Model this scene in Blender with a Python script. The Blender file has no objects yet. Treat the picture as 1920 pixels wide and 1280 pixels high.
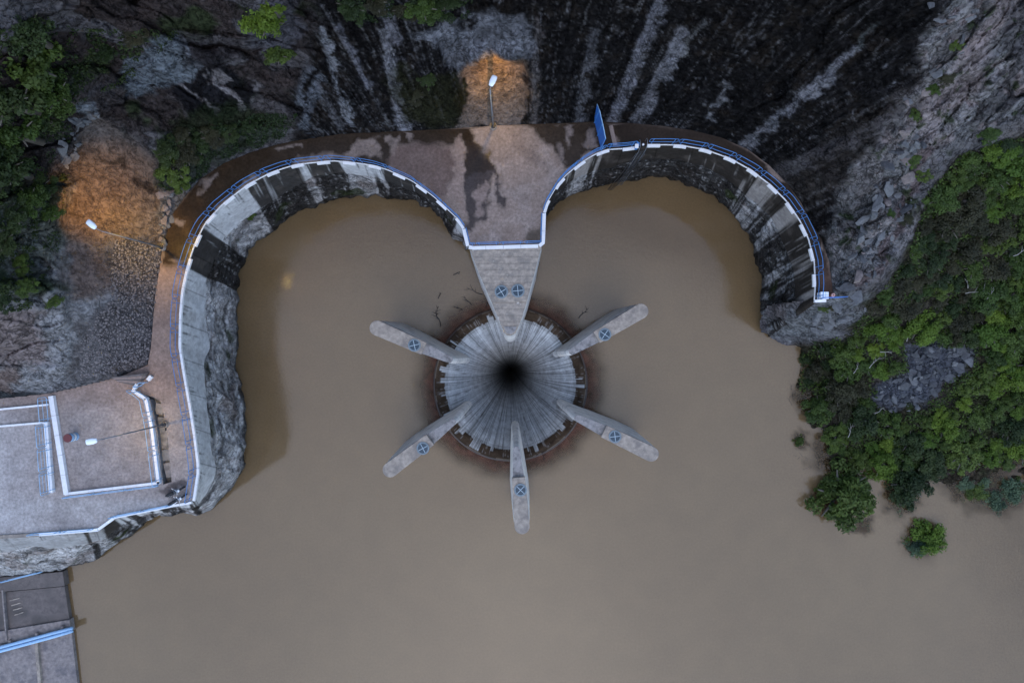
import bpy, bmesh, math, random
import numpy as np
from mathutils import Vector, Matrix
from mathutils.geometry import delaunay_2d_cdt

R = math.radians
random.seed(7)
rng = np.random.default_rng(11)
scene = bpy.context.scene
COL = scene.collection

# ------------------------------------------------------------------ camera, sky, sun, exposure
CAM_H = 60.0          # the drone hovers 60 m above the concrete deck (deck z = 0, lake z = -12)
FPX = 1280.0
cam_d = bpy.data.cameras.new('drone_camera')
cam_d.lens = 24.0; cam_d.sensor_width = 36.0
cam_d.clip_start = 0.5; cam_d.clip_end = 2000
cam = bpy.data.objects.new('drone_camera', cam_d)
cam.location = (0, 0, CAM_H)
COL.objects.link(cam); scene.camera = cam

SUN_EL, SUN_AZ = R(64), R(180)
world = bpy.data.worlds.new('World'); scene.world = world; world.use_nodes = True
wn = world.node_tree
sky = wn.nodes.new('ShaderNodeTexSky'); sky.sky_type = 'NISHITA'; sky.sun_disc = False
sky.sun_elevation = SUN_EL; sky.sun_rotation = SUN_AZ
sky.air_density = 1.0; sky.dust_density = 0.6; sky.ozone_density = 2.5
wn.nodes['Background'].inputs['Strength'].default_value = 0.15
wn.links.new(sky.outputs[0], wn.nodes['Background'].inputs['Color'])
sun_d = bpy.data.lights.new('sun', 'SUN'); sun_d.energy = 0.5; sun_d.angle = R(70)
sun_d.color = (1.0, 0.95, 0.9)
sun = bpy.data.objects.new('sun', sun_d); COL.objects.link(sun)
sdir = Vector((math.sin(SUN_AZ)*math.cos(SUN_EL), math.cos(SUN_AZ)*math.cos(SUN_EL), math.sin(SUN_EL)))
sun.rotation_euler = (-sdir).to_track_quat('-Z', 'Y').to_euler()
vs = scene.view_settings
vs.view_transform = 'Standard'; vs.look = 'None'; vs.gamma = 1.0; vs.use_curve_mapping = False
vs.exposure = 1.12

# ------------------------------------------------------------------ helpers
def P(px, py, z=0.0):
    k = (CAM_H - z) / FPX
    return Vector(((px - 960) * k, (640 - py) * k, z))

def smooth(a, b, x):
    t = np.clip((x - a) / (b - a), 0, 1)
    return t * t * (3 - 2 * t)

_perm = np.random.default_rng(5).permutation(256); _perm = np.concatenate([_perm, _perm, _perm])
_grad = np.random.default_rng(6).normal(size=(256, 3)); _grad /= np.linalg.norm(_grad, axis=1)[:, None]
def perlin(x, y, z):
    x = np.asarray(x, float); y = np.asarray(y, float) + 0 * x; z = np.asarray(z, float) + 0 * x
    xi = np.floor(x).astype(int); yi = np.floor(y).astype(int); zi = np.floor(z).astype(int)
    xf = x - xi; yf = y - yi; zf = z - zi
    u = xf**3*(xf*(xf*6-15)+10); v = yf**3*(yf*(yf*6-15)+10); w = zf**3*(zf*(zf*6-15)+10)
    out = 0
    for dx in (0, 1):
        for dy in (0, 1):
            for dz in (0, 1):
                h = _perm[_perm[_perm[(xi+dx) & 255] + ((yi+dy) & 255)] + ((zi+dz) & 255)]
                g = _grad[h]
                d = g[..., 0]*(xf-dx) + g[..., 1]*(yf-dy) + g[..., 2]*(zf-dz)
                out = out + d * (u if dx else 1-u) * (v if dy else 1-v) * (w if dz else 1-w)
    return out * 1.5
def fbm(x, y, z=0.0, oct=4, gain=0.5):
    a, s, f = 1.0, 0, 1.0
    for i in range(oct):
        s = s + a * perlin(x*f + 17.3*i, y*f - 9.1*i, z*f + 4.7*i)
        a *= gain; f *= 2.03
    return s
def ridged(x, y, z=0.0, oct=4):
    a, s, f = 1.0, 0, 1.0
    for i in range(oct):
        s = s + a * (1 - 2*np.abs(perlin(x*f + 7.3*i, y*f - 3.1*i, z*f + 1.7*i)))
        a *= 0.5; f *= 2.1
    return s

def worley(x, y):
    """2-D cells: distance gap to the cell edge, a random tone per cell, and the offset from the cell centre"""
    xi = np.floor(x).astype(int); yi = np.floor(y).astype(int)
    f1 = np.full(np.shape(x), 9.0); f2 = f1.copy(); tone = f1*0; ox = f1*0; oy = f1*0
    for dx in (-1, 0, 1):
        for dy in (-1, 0, 1):
            h = _perm[_perm[(xi+dx) & 255] + ((yi+dy) & 255)]
            cx = xi+dx+.15+.7*(h/255.0); cy = yi+dy+.15+.7*(_perm[h+1]/255.0); d = np.hypot(x-cx, y-cy)
            near = d < f1
            f2 = np.where(near, f1, np.minimum(f2, d)); tone = np.where(near, _perm[h+7]/255.0, tone)
            ox = np.where(near, x-cx, ox); oy = np.where(near, y-cy, oy); f1 = np.where(near, d, f1)
    return f2-f1, tone, ox, oy
def sdf_poly(u, v, poly):
    """signed distance in the units of u, v: positive inside"""
    p = np.array(poly, float); n = len(p)
    d2 = np.full(np.shape(u), 1e18); inside = np.zeros(np.shape(u), bool)
    for i in range(n):
        ax, ay = p[i]; bx, by = p[(i+1) % n]
        ex, ey = bx-ax, by-ay
        t = np.clip(((u-ax)*ex + (v-ay)*ey) / (ex*ex + ey*ey + 1e-9), 0, 1)
        d2 = np.minimum(d2, (u-ax-t*ex)**2 + (v-ay-t*ey)**2)
        c = ((ay > v) != (by > v))
        xin = ax + (v-ay) * ex / (ey if abs(ey) > 1e-9 else 1e-9)
        inside ^= c & (u < xin)
    d = np.sqrt(d2)
    return np.where(inside, d, -d)
def seg_dist(u, v, a, b):
    ex, ey = b[0]-a[0], b[1]-a[1]
    t = np.clip(((u-a[0])*ex + (v-a[1])*ey) / (ex*ex+ey*ey), 0, 1)
    return np.hypot(u-a[0]-t*ex, v-a[1]-t*ey), t

class MB:
    """collects shapes and links them as one mesh object"""
    def __init__(s): s.v = []; s.f = []
    def add(s, vs_, fs_):
        o = len(s.v); s.v += [tuple(x) for x in vs_]; s.f += [tuple(i+o for i in f) for f in fs_]; return s
    def box(s, c, sx, sy, sz, ax=(1,0,0), up=(0,0,1)):
        ax = Vector(ax).normalized(); up = Vector(up); ay = up.cross(ax).normalized(); az = ax.cross(ay).normalized()
        c = Vector(c); vs_ = []
        for dz in (-1, 1):
            for dx, dy in ((-1,-1),(1,-1),(1,1),(-1,1)):
                vs_.append(c + ax*dx*sx/2 + ay*dy*sy/2 + az*dz*sz/2)
        return s.add(vs_, [(3,2,1,0),(4,5,6,7),(0,1,5,4),(1,2,6,5),(2,3,7,6),(3,0,4,7)])
    def tube(s, pts, r, n=6, closed=False, cap=True):
        pts = [Vector(p) for p in pts]; m = len(pts); vs_ = []; fs_ = []
        rr = r if isinstance(r, (list, tuple)) else [r]*m
        prev = None
        for i, p in enumerate(pts):
            if closed: t = pts[(i+1) % m] - pts[i-1]
            else: t = pts[min(i+1, m-1)] - pts[max(i-1, 0)]
            t = t.normalized() if t.length > 1e-9 else Vector((0,0,1))
            if prev is None:
                a = Vector((0,0,1)) if abs(t.z) < 0.9 else Vector((1,0,0)); x = t.cross(a).normalized()
            else:
                x = (prev - t*prev.dot(t)); x = x.normalized() if x.length > 1e-6 else t.orthogonal().normalized()
            prev = x; y = t.cross(x)
            for k in range(n):
                an = 2*math.pi*k/n; vs_.append(p + (x*math.cos(an) + y*math.sin(an))*rr[i])
        for i in range(m if closed else m-1):
            j = (i+1) % m
            for k in range(n): fs_.append((i*n+k, i*n+(k+1) % n, j*n+(k+1) % n, j*n+k))
        if cap and not closed:
            fs_.append(tuple(range(n-1, -1, -1))); fs_.append(tuple((m-1)*n+k for k in range(n)))
        return s.add(vs_, fs_)
    def prism(s, poly, z0, z1):
        n = len(poly); a = sum(poly[i][0]*poly[(i+1)%n][1]-poly[(i+1)%n][0]*poly[i][1] for i in range(n))
        if a < 0: poly = poly[::-1]
        vs_ = [(p[0],p[1],z0) for p in poly] + [(p[0],p[1],z1) for p in poly]
        return s.add(vs_, [tuple(range(n-1,-1,-1)), tuple(range(n,2*n))] + [(i,(i+1)%n,n+(i+1)%n,n+i) for i in range(n)])
    def loft(s, rings, cap=True):
        n = len(rings[0]); vs_ = [p for r in rings for p in r]; fs_ = []
        for i in range(len(rings)-1):
            for k in range(n): fs_.append((i*n+k, i*n+(k+1)%n, (i+1)*n+(k+1)%n, (i+1)*n+k))
        if cap: fs_.append(tuple(range(n-1,-1,-1))); fs_.append(tuple((len(rings)-1)*n+k for k in range(n)))
        return s.add(vs_, fs_)
    def mesh(s, name, smooth_=False):
        me = bpy.data.meshes.new(name); me.from_pydata(s.v, [], s.f); me.update()
        if smooth_: me.polygons.foreach_set('use_smooth', [True]*len(me.polygons))
        return me
    def build(s, name, mat, parent=None, smooth_=False, bevel=0):
        o = bpy.data.objects.new(name, s.mesh(name, smooth_)); COL.objects.link(o)
        o.data.materials.append(mat); o.parent = parent
        if bevel:
            b = o.modifiers.new('bevel', 'BEVEL'); b.width = bevel; b.segments = 2; b.limit_method = 'ANGLE'
        return o

def tag(o, label=None, cat=None, group=None, kind=None):
    if label: o['label'] = label
    if cat: o['category'] = cat
    if group: o['group'] = group
    if kind: o['kind'] = kind
    return o
def thing(name, label, cat, loc=(0,0,0), group=None):
    o = bpy.data.objects.new(name, None); COL.objects.link(o); o.location = loc; o.empty_display_size = 0.3
    return tag(o, label, cat, group)
def link_mesh(name, me, mat, parent=None, loc=None, rot=None, scale=None):
    o = bpy.data.objects.new(name, me); COL.objects.link(o)
    if mat and not me.materials: me.materials.append(mat)
    o.parent = parent
    if loc is not None: o.location = loc
    if rot is not None: o.rotation_euler = rot
    if scale is not None: o.scale = scale
    return o
def np_mesh(name, verts, faces, cols=None, extra=None, smooth_=True):
    me = bpy.data.meshes.new(name)
    verts = np.asarray(verts, np.float32); faces = np.asarray(faces, np.int32); k = faces.shape[1]
    me.vertices.add(len(verts)); me.vertices.foreach_set('co', verts.ravel())
    me.loops.add(faces.size); me.loops.foreach_set('vertex_index', faces.ravel())
    me.polygons.add(len(faces)); me.polygons.foreach_set('loop_start', np.arange(0, faces.size, k, dtype=np.int32))
    me.polygons.foreach_set('loop_total', np.full(len(faces), k, np.int32))
    me.update(); me.validate()
    if smooth_: me.polygons.foreach_set('use_smooth', np.ones(len(faces), bool))
    if cols is not None:
        a = me.color_attributes.new('Col', 'FLOAT_COLOR', 'POINT')
        c = np.ones((len(verts), 4), np.float32); c[:, :3] = cols; a.data.foreach_set('color', c.ravel())
    for nm, arr in (extra or {}).items():
        a = me.attributes.new(nm, 'FLOAT', 'POINT'); a.data.foreach_set('value', np.asarray(arr, np.float32))
    return me

# ------------------------------------------------------------------ materials
def nodes_of(name):
    m = bpy.data.materials.new(name); m.use_nodes = True
    nt = m.node_tree; b = nt.nodes['Principled BSDF']; return m, nt, b
def N(nt, t, **kw):
    n = nt.nodes.new(t)
    for k, v in kw.items(): setattr(n, k, v)
    return n
def noise(nt, scale, detail=6, rough=0.6, coord='Object', vec=None):
    n = N(nt, 'ShaderNodeTexNoise'); n.inputs['Scale'].default_value = scale
    n.inputs['Detail'].default_value = detail; n.inputs['Roughness'].default_value = rough
    if vec is None:
        tc = N(nt, 'ShaderNodeTexCoord'); vec = tc.outputs[coord]
    nt.links.new(vec, n.inputs['Vector']); return n
def ramp(nt, src, stops):
    r = N(nt, 'ShaderNodeValToRGB'); e = r.color_ramp.elements
    e[0].position = stops[0][0]; e[1].position = stops[1][0]
    for i, (p, c) in enumerate(stops):
        if i > 1: e.new(p)
        e[i].position = p; e[i].color = (*c, 1) if len(c) == 3 else c
    nt.links.new(src, r.inputs[0]); return r
def mixc(nt, mode, fac, a, b):
    m = N(nt, 'ShaderNodeMix', data_type='RGBA', blend_type=mode)
    for sock, val in ((m.inputs[0], fac), (m.inputs[6], a), (m.inputs[7], b)):
        if isinstance(val, (int, float)): sock.default_value = val
        elif isinstance(val, tuple): sock.default_value = (*val, 1)
        else: nt.links.new(val, sock)
    return m.outputs[2]
def bump(nt, b, height, strength, dist):
    n = N(nt, 'ShaderNodeBump'); n.inputs['Strength'].default_value = strength; n.inputs['Distance'].default_value = dist
    nt.links.new(height, n.inputs['Height']); nt.links.new(n.outputs[0], b.inputs['Normal'])
    return n

def mat_col(name, scale=3.0, contrast=(0.55, 1.45), bump_d=0.15, bump_s=0.8, wet_attr=False, rough=0.85, crack=0.0):
    """surface whose albedo comes from the mesh's own Col attribute, broken up by noise"""
    m, nt, b = nodes_of(name)
    at = N(nt, 'ShaderNodeAttribute', attribute_name='Col')
    n1 = noise(nt, scale, 8, 0.68); n2 = noise(nt, scale*0.22, 5, 0.6)
    r1 = ramp(nt, n1.outputs[0], [(0.3, (contrast[0],)*3), (0.7, (contrast[1],)*3)])
    r2 = ramp(nt, n2.outputs[0], [(0.3, (0.8, 0.79, 0.78)), (0.7, (1.18, 1.19, 1.2))])
    c = mixc(nt, 'MULTIPLY', 1.0, at.outputs['Color'], r1.outputs[0])
    c = mixc(nt, 'MULTIPLY', 1.0, c, r2.outputs[0])
    h = n1.outputs[0]
    if crack:
        for sc_, k_ in ((crack*0.45, 0.022), (crack*1.3, 0.03)):
            na_ = noise(nt, sc_, 5, 0.6)
            df_ = N(nt, 'ShaderNodeMath', operation='SUBTRACT'); nt.links.new(na_.outputs[0], df_.inputs[0]); df_.inputs[1].default_value = 0.5
            ab = N(nt, 'ShaderNodeMath', operation='ABSOLUTE'); nt.links.new(df_.outputs[0], ab.inputs[0])
            rc = ramp(nt, ab.outputs[0], [(0.0, (0.3,)*3), (k_, (1, 1, 1))])
            ca_ = N(nt, 'ShaderNodeAttribute', attribute_name='calm'); fm_ = N(nt, 'ShaderNodeMath', operation='MULTIPLY_ADD'); nt.links.new(ca_.outputs['Fac'], fm_.inputs[0]); fm_.inputs[1].default_value = -0.55; fm_.inputs[2].default_value = 0.7
            c = mixc(nt, 'MULTIPLY', fm_.outputs[0], c, rc.outputs[0])
            mh = N(nt, 'ShaderNodeMath', operation='MULTIPLY_ADD'); nt.links.new(rc.outputs[0], mh.inputs[0])
            mh.inputs[1].default_value = 0.3; nt.links.new(h, mh.inputs[2]); h = mh.outputs[0]
    nt.links.new(c, b.inputs['Base Color']); b.inputs['Roughness'].default_value = rough
    b.inputs['Specular IOR Level'].default_value = 0.2 if wet_attr else 0.03
    bump(nt, b, h, bump_s, bump_d)
    if wet_attr:
        w = N(nt, 'ShaderNodeAttribute', attribute_name='wet')
        rr = ramp(nt, w.outputs['Fac'], [(0.0, (rough,)*3), (1.0, (0.07,)*3)])
        nt.links.new(rr.outputs[0], b.inputs['Roughness'])
        inv = N(nt, 'ShaderNodeMath', operation='MULTIPLY_ADD'); nt.links.new(w.outputs['Fac'], inv.inputs[0])
        inv.inputs[1].default_value = -bump_s*0.97; inv.inputs[2].default_value = bump_s
        bn = [n for n in nt.nodes if n.type == 'BUMP'][0]; nt.links.new(inv.outputs[0], bn.inputs['Strength'])
    return m

def mat_plain(name, col, rough=0.6, var=0.25, scale=4.0, metal=0.0, bump_d=0.01, dirt=None, spec=0.5):
    m, nt, b = nodes_of(name)
    n1 = noise(nt, scale, 8, 0.65)
    lo = tuple(max(0, c*(1-var)) for c in col); hi = tuple(min(1, c*(1+var)) for c in col)
    c = ramp(nt, n1.outputs[0], [(0.3, lo), (0.7, hi)]).outputs[0]
    if dirt:
        n2 = noise(nt, dirt[1], 7, 0.7)
        f = ramp(nt, n2.outputs[0], [(dirt[2], (0, 0, 0)), (dirt[2]+0.12, (1, 1, 1))])
        fm = N(nt, 'ShaderNodeMath', operation='MULTIPLY'); nt.links.new(f.outputs[0], fm.inputs[0]); fm.inputs[1].default_value = dirt[3]
        c = mixc(nt, 'MIX', fm.outputs[0], c, dirt[0])
    nt.links.new(c, b.inputs['Base Color']); b.inputs['Roughness'].default_value = rough
    b.inputs['Metallic'].default_value = metal; b.inputs['Specular IOR Level'].default_value = spec
    bump(nt, b, n1.outputs[0], 0.5, bump_d)
    return m

M = {}
M['rock'] = mat_col('weathered_rock', 2.2, (0.5, 1.5), 0.35, 1.0, crack=1.1)
M['cliffwall'] = mat_col('basin_rock', 2.0, (0.5, 1.5), 0.3, 1.0, crack=0.9)
M['concface'] = mat_col('stained_concrete_face', 2.5, (0.72, 1.25), 0.05, 0.6)
M['deck'] = mat_col('deck_concrete', 4.0, (0.64, 1.34), 0.05, 0.5, wet_attr=True)
M['funnel'] = mat_col('funnel_concrete', 5.0, (0.8, 1.2), 0.03, 0.5, rough=0.6)
M['apron'] = mat_plain('submerged_apron', (0.115, 0.054, 0.045), 0.9, 0.5, 0.9, dirt=((0.03, 0.02, 0.01), 0.5, 0.5, 0.7))
def mat_boards(name, col, per_m):
    m = mat_plain(name, col, 0.85, 0.34, 2.6, bump_d=0.05, dirt=((0.17, 0.15, 0.13), 0.8, 0.47, 0.7)); nt = m.node_tree; b = nt.nodes['Principled BSDF']
    w = N(nt, 'ShaderNodeTexWave', wave_type='BANDS', bands_direction='Y'); w.inputs['Scale'].default_value = per_m; w.inputs['Distortion'].default_value = 1.5; w.inputs['Detail'].default_value = 3
    tc = N(nt, 'ShaderNodeTexCoord'); nt.links.new(tc.outputs['Object'], w.inputs['Vector'])
    f = ramp(nt, w.outputs['Fac'], [(0.0, (0.62,)*3), (0.25, (1, 1, 1))]); src = b.inputs['Base Color'].links[0].from_socket
    n3 = noise(nt, 1.6, 6, 0.7); pt = ramp(nt, n3.outputs[0], [(0.62, (0, 0, 0)), (0.67, (1, 1, 1))])
    c = mixc(nt, 'MULTIPLY', 0.5, src, f.outputs[0]); c = mixc(nt, 'MIX', pt.outputs[0], c, (0.46, 0.42, 0.37)); nt.links.new(c, b.inputs['Base Color']); return m
M['nose'] = mat_boards('board_marked_concrete', (0.305, 0.257, 0.208), 0.55)
M['crest'] = mat_plain('wet_crest', (0.045, 0.03, 0.022), 0.5, 0.4, 1.5)
M['pier'] = mat_plain('pier_concrete', (0.305, 0.255, 0.205), 0.85, 0.36, 2.6, bump_d=0.05, dirt=((0.17, 0.145, 0.125), 0.9, 0.47, 0.7))
M['pierside'] = mat_plain('pier_side_concrete', (0.64, 0.60, 0.55), 0.85, 0.15, 1.2, bump_d=0.03, dirt=((0.17, 0.17, 0.17), 0.7, 0.5, 0.5))
M['pierlow'] = mat_plain('pier_step_concrete', (0.25, 0.23, 0.215), 0.85, 0.3, 2.5, bump_d=0.05, dirt=((0.08, 0.075, 0.07), 1.6, 0.5, 0.7))
M['white'] = mat_plain('white_paint', (0.74, 0.74, 0.74), 0.6, 0.08, 3.0, dirt=((0.4, 0.42, 0.45), 2.5, 0.58, 0.5))
M['blue'] = mat_plain('blue_rail_paint', (0.05, 0.19, 0.46), 0.45, 0.2, 6.0)
M['pale_and_hazed_blue'] = mat_plain('pale_and_hazed_blue_paint', (0.28, 0.46, 0.66), 0.5, 0.15, 4.0)  # pale blue paint; on terrace railings the paleness is haze put into the colour
M['bluepanel'] = mat_plain('blue_sheet_paint', (0.03, 0.15, 0.50), 0.45, 0.12, 3.0, dirt=((0.02, 0.08, 0.28), 1.6, 0.6, 0.6))
M['steel'] = mat_plain('galvanised_steel', (0.19, 0.21, 0.24), 0.5, 0.15, 5.0, metal=0.3)
M['lamphead'] = mat_plain('lamp_housing', (0.78, 0.84, 0.9), 0.45, 0.04, 4.0)
M['grate'] = mat_plain('hatch_cover_blue', (0.018, 0.042, 0.062), 0.5, 0.25, 6.0)
M['gratering'] = mat_plain('hatch_ring', (0.15, 0.19, 0.21), 0.6, 0.2, 5.0)
M['gratebar'] = mat_plain('hatch_bar', (0.36, 0.44, 0.48), 0.6, 0.1, 5.0)
M['darkmetal'] = mat_plain('dark_metal', (0.02, 0.022, 0.027), 0.4, 0.3, 8.0)
M['rubber'] = mat_plain('rubber', (0.012, 0.012, 0.013), 0.8, 0.2, 8.0)
M['chrome'] = mat_plain('chrome', (0.6, 0.62, 0.65), 0.2, 0.05, 5.0, metal=0.9)
M['wood'] = mat_plain('driftwood_bark', (0.022, 0.017, 0.014), 0.9, 0.4, 6.0)
M['trunk'] = mat_plain('tree_bark', (0.09, 0.08, 0.065), 0.9, 0.4, 5.0)
M['deadtwig'] = mat_plain('bleached_twig', (0.3, 0.28, 0.26), 0.9, 0.2, 5.0)
M['stone_grey'] = mat_plain('grey_slate', (0.105, 0.108, 0.112), 0.85, 0.4, 3.0, bump_d=0.06, dirt=((0.06, 0.06, 0.062), 1.4, 0.52, 0.7))
M['stone_dark'] = mat_plain('dark_slate', (0.048, 0.05, 0.055), 0.85, 0.4, 3.0, bump_d=0.06)
M['stone_pink'] = mat_plain('pinkish_rock', (0.14, 0.115, 0.108), 0.85, 0.35, 3.0, bump_d=0.06)
M['cobble'] = mat_plain('cobble_stone', (0.135, 0.12, 0.118), 0.85, 0.4, 4.0, bump_d=0.03)
M['darkconc'] = mat_plain('dark_wet_concrete', (0.10, 0.085, 0.08), 0.7, 0.35, 2.0, bump_d=0.03)
M['chan'] = mat_plain('channel_concrete', (0.17, 0.165, 0.16), 0.8, 0.4, 1.6, bump_d=0.03, dirt=((0.06, 0.05, 0.045), 0.9, 0.5, 0.8))
M['step'] = mat_plain('stair_concrete', (0.23, 0.18, 0.16), 0.85, 0.25, 2.5, bump_d=0.03)
M['slab'] = mat_plain('dam_slab_concrete', (0.21, 0.18, 0.165), 0.85, 0.35, 2.5, bump_d=0.06, dirt=((0.10, 0.09, 0.095), 0.8, 0.5, 0.7))
M['slabdark'] = mat_plain('dam_slab_wet_concrete', (0.115, 0.095, 0.085), 0.8, 0.35, 2.0, bump_d=0.06, dirt=((0.05, 0.045, 0.04), 0.5, 0.5, 0.7))
M['red'] = mat_plain('dark_red_paint', (0.12, 0.025, 0.025), 0.6, 0.2, 5.0)
M['pink'] = mat_plain('pale_pink_cap', (0.6, 0.36, 0.32), 0.6, 0.1, 5.0)
M['brown'] = mat_plain('brown_paint', (0.13, 0.05, 0.035), 0.7, 0.2, 5.0)
def mat_emit(name, col, s):
    m, nt, b = nodes_of(name); b.inputs['Base Color'].default_value = (*col, 1)
    b.inputs['Emission Color'].default_value = (*col, 1); b.inputs['Emission Strength'].default_value = s; return m
M['sodium'] = mat_emit('sodium_lens', (1.0, 0.58, 0.05), 8000)
M['sodium_dim'] = mat_emit('sodium_lens_dim', (1.0, 0.60, 0.06), 3000)

def mat_leaf(name, dark, light):
    m, nt, b = nodes_of(name)
    at = N(nt, 'ShaderNodeAttribute', attribute_name='tint'); oi = N(nt, 'ShaderNodeObjectInfo')
    c = ramp(nt, at.outputs['Fac'], [(0.0, dark), (1.0, light)]).outputs[0]
    hs = N(nt, 'ShaderNodeHueSaturation'); nt.links.new(c, hs.inputs['Color'])
    mp = N(nt, 'ShaderNodeMapRange'); nt.links.new(oi.outputs['Random'], mp.inputs[0]); mp.inputs[3].default_value = 0.75; mp.inputs[4].default_value = 1.25
    nt.links.new(mp.outputs[0], hs.inputs['Value'])
    mp2 = N(nt, 'ShaderNodeMapRange'); nt.links.new(oi.outputs['Random'], mp2.inputs[0]); mp2.inputs[3].default_value = 0.515; mp2.inputs[4].default_value = 0.485
    nt.links.new(mp2.outputs[0], hs.inputs['Hue'])
    nt.links.new(hs.outputs[0], b.inputs['Base Color']); b.inputs['Roughness'].default_value = 0.6
    b.inputs['Specular IOR Level'].default_value = 0.25
    tr = N(nt, 'ShaderNodeBsdfTranslucent'); nt.links.new(hs.outputs[0], tr.inputs[0])
    mx = N(nt, 'ShaderNodeMixShader'); mx.inputs[0].default_value = 0.25
    nt.links.new(b.outputs[0], mx.inputs[1]); nt.links.new(tr.outputs[0], mx.inputs[2])
    nt.links.new(mx.outputs[0], nt.nodes['Material Output'].inputs['Surface']); return m
M['leaf'] = mat_leaf('green_leaves', (0.021, 0.036, 0.008), (0.092, 0.145, 0.024))
M['leaf_dark'] = mat_leaf('dark_green_leaves', (0.011, 0.020, 0.007), (0.043, 0.070, 0.018))
M['leaf_bright'] = mat_leaf('bright_green_leaves', (0.034, 0.064, 0.007), (0.125, 0.20, 0.022))
M['leaf_pale'] = mat_leaf('pale_wet_leaves', (0.04, 0.065, 0.04), (0.11, 0.165, 0.085))
M['leaf_olive'] = mat_leaf('olive_brown_leaves', (0.017, 0.017, 0.009), (0.055, 0.055, 0.024))

# ------------------------------------------------------------------ layout taken from the picture (pixel -> ground)
L_PAIRS = [  # kerb pixel (z=0), waterline pixel (z=-12), wetness of the face below
 (880,463,872,470,.3),(871,428,868,455,.2),(860,412,848,447,.5),(849,402,835,420,.75),(830,384,828,405,.9),(811,367,812,393,.95),
 (772,339,783,382,.95),(727,319,743,373,.9),(705,312,725,370,.5),(683,308,705,368,.25),(650,304,680,367,.25),(625,302,655,368,.7),
 (583,306,615,378,.8),(565,308,600,384,.5),(550,311,588,388,.8),(532,316,570,395,.9),(505,326,545,408,.6),(489,334,530,418,.75),(465,347,515,429,.45),(446,361,500,440,.1),(414,387,480,460,.05),
 (385,420,466,480,.1),(376,437,460,490,.95),(363,466,453,515,.9),(353,497,448,545,.85),(350,508,447,553,.1),(342,545,445,590,.15),(338,592,444,630,.3),
 (337,650,448,690,.1),(343,690,453,725,.05),(350,730,458,765,.1),(357,770,462,805,.1),(364,815,462,850,.05),(371,870,450,890,.1),
 (371,885,435,915,.15),(367,912,408,945,.2),(363,938,375,965,.45),(330,945,340,961,.5),(270,957,292,968,.5),(215,968,262,990,.5),
 (200,980,232,1010,.5),(185,990,200,1033,.45),(120,998,150,1062,.3),(0,1005,60,1078,.3),(-250,1020,-190,1100,.3)]
R_PAIRS = [
 (1016,459,1012,462,.6),(1019,399,1012,420,.7),(1025,381,1018,412,.8),(1046,346,1035,388,.85),(1062,328,1050,379,.6),(1080,313,1066,370,.55),
 (1098,300,1080,363,.4),(1115,290,1095,358,.45),(1139,281,1115,352,.6),(1171,279,1145,344,.9),(1192,276,1175,338,.98),(1213,272,1200,333,.98),
 (1250,272,1232,332,.95),(1276,273,1258,336,.9),(1322,281,1300,350,.9),(1369,298,1338,368,.85),(1407,319,1366,392,.62),(1441,345,1386,416,.42),
 (1473,376,1403,445,.45),(1498,412,1413,475,.5),(1515,447,1420,505,.68),(1526,490,1426,545,.4),(1528,533,1431,585,.55),(1526,563,1438,620,.8),
 (1531,567,1444,633,.9),(1548,568,1475,641,.3),(1565,566,1505,645,.35)]
L_KERB = [(p[0], p[1]) for p in L_PAIRS]; R_KERB = [(p[0], p[1]) for p in R_PAIRS]
OUTER = [(1545,566),(1562,556),(1560,530),(1555,490),(1541,450),(1522,420),(1502,380),(1477,345),(1442,310),(1402,280),(1352,258),(1300,245),
 (1240,236),(1180,231),(1120,228),(1060,231),(990,233),(925,236),(820,243),(750,246),(640,251),(560,263),(520,271),(470,286),(420,306),
 (375,336),(345,371),(325,400),(315,430),(304,470),(298,510),(291,550),(287,600),(283,650),(277,684),(225,706),(95,737),(0,747),(-250,765)]
DECK = L_KERB[::-1] + R_KERB[:24] + OUTER
CHANNEL = [(289,706),(297,722)] and [(262,738),(287,744),(301,752),(312,800),(322,903),(306,908),(294,800),(282,749)]
LAKE = L_KERB[::-1] + R_KERB[:24] + [(1440,575),(1428,600),(1430,645),(1480,668),(1468,760),(1530,880),(1580,915),(1680,985),(1760,1000),(2180,1000),(2180,1490),(-260,1490)]

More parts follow.
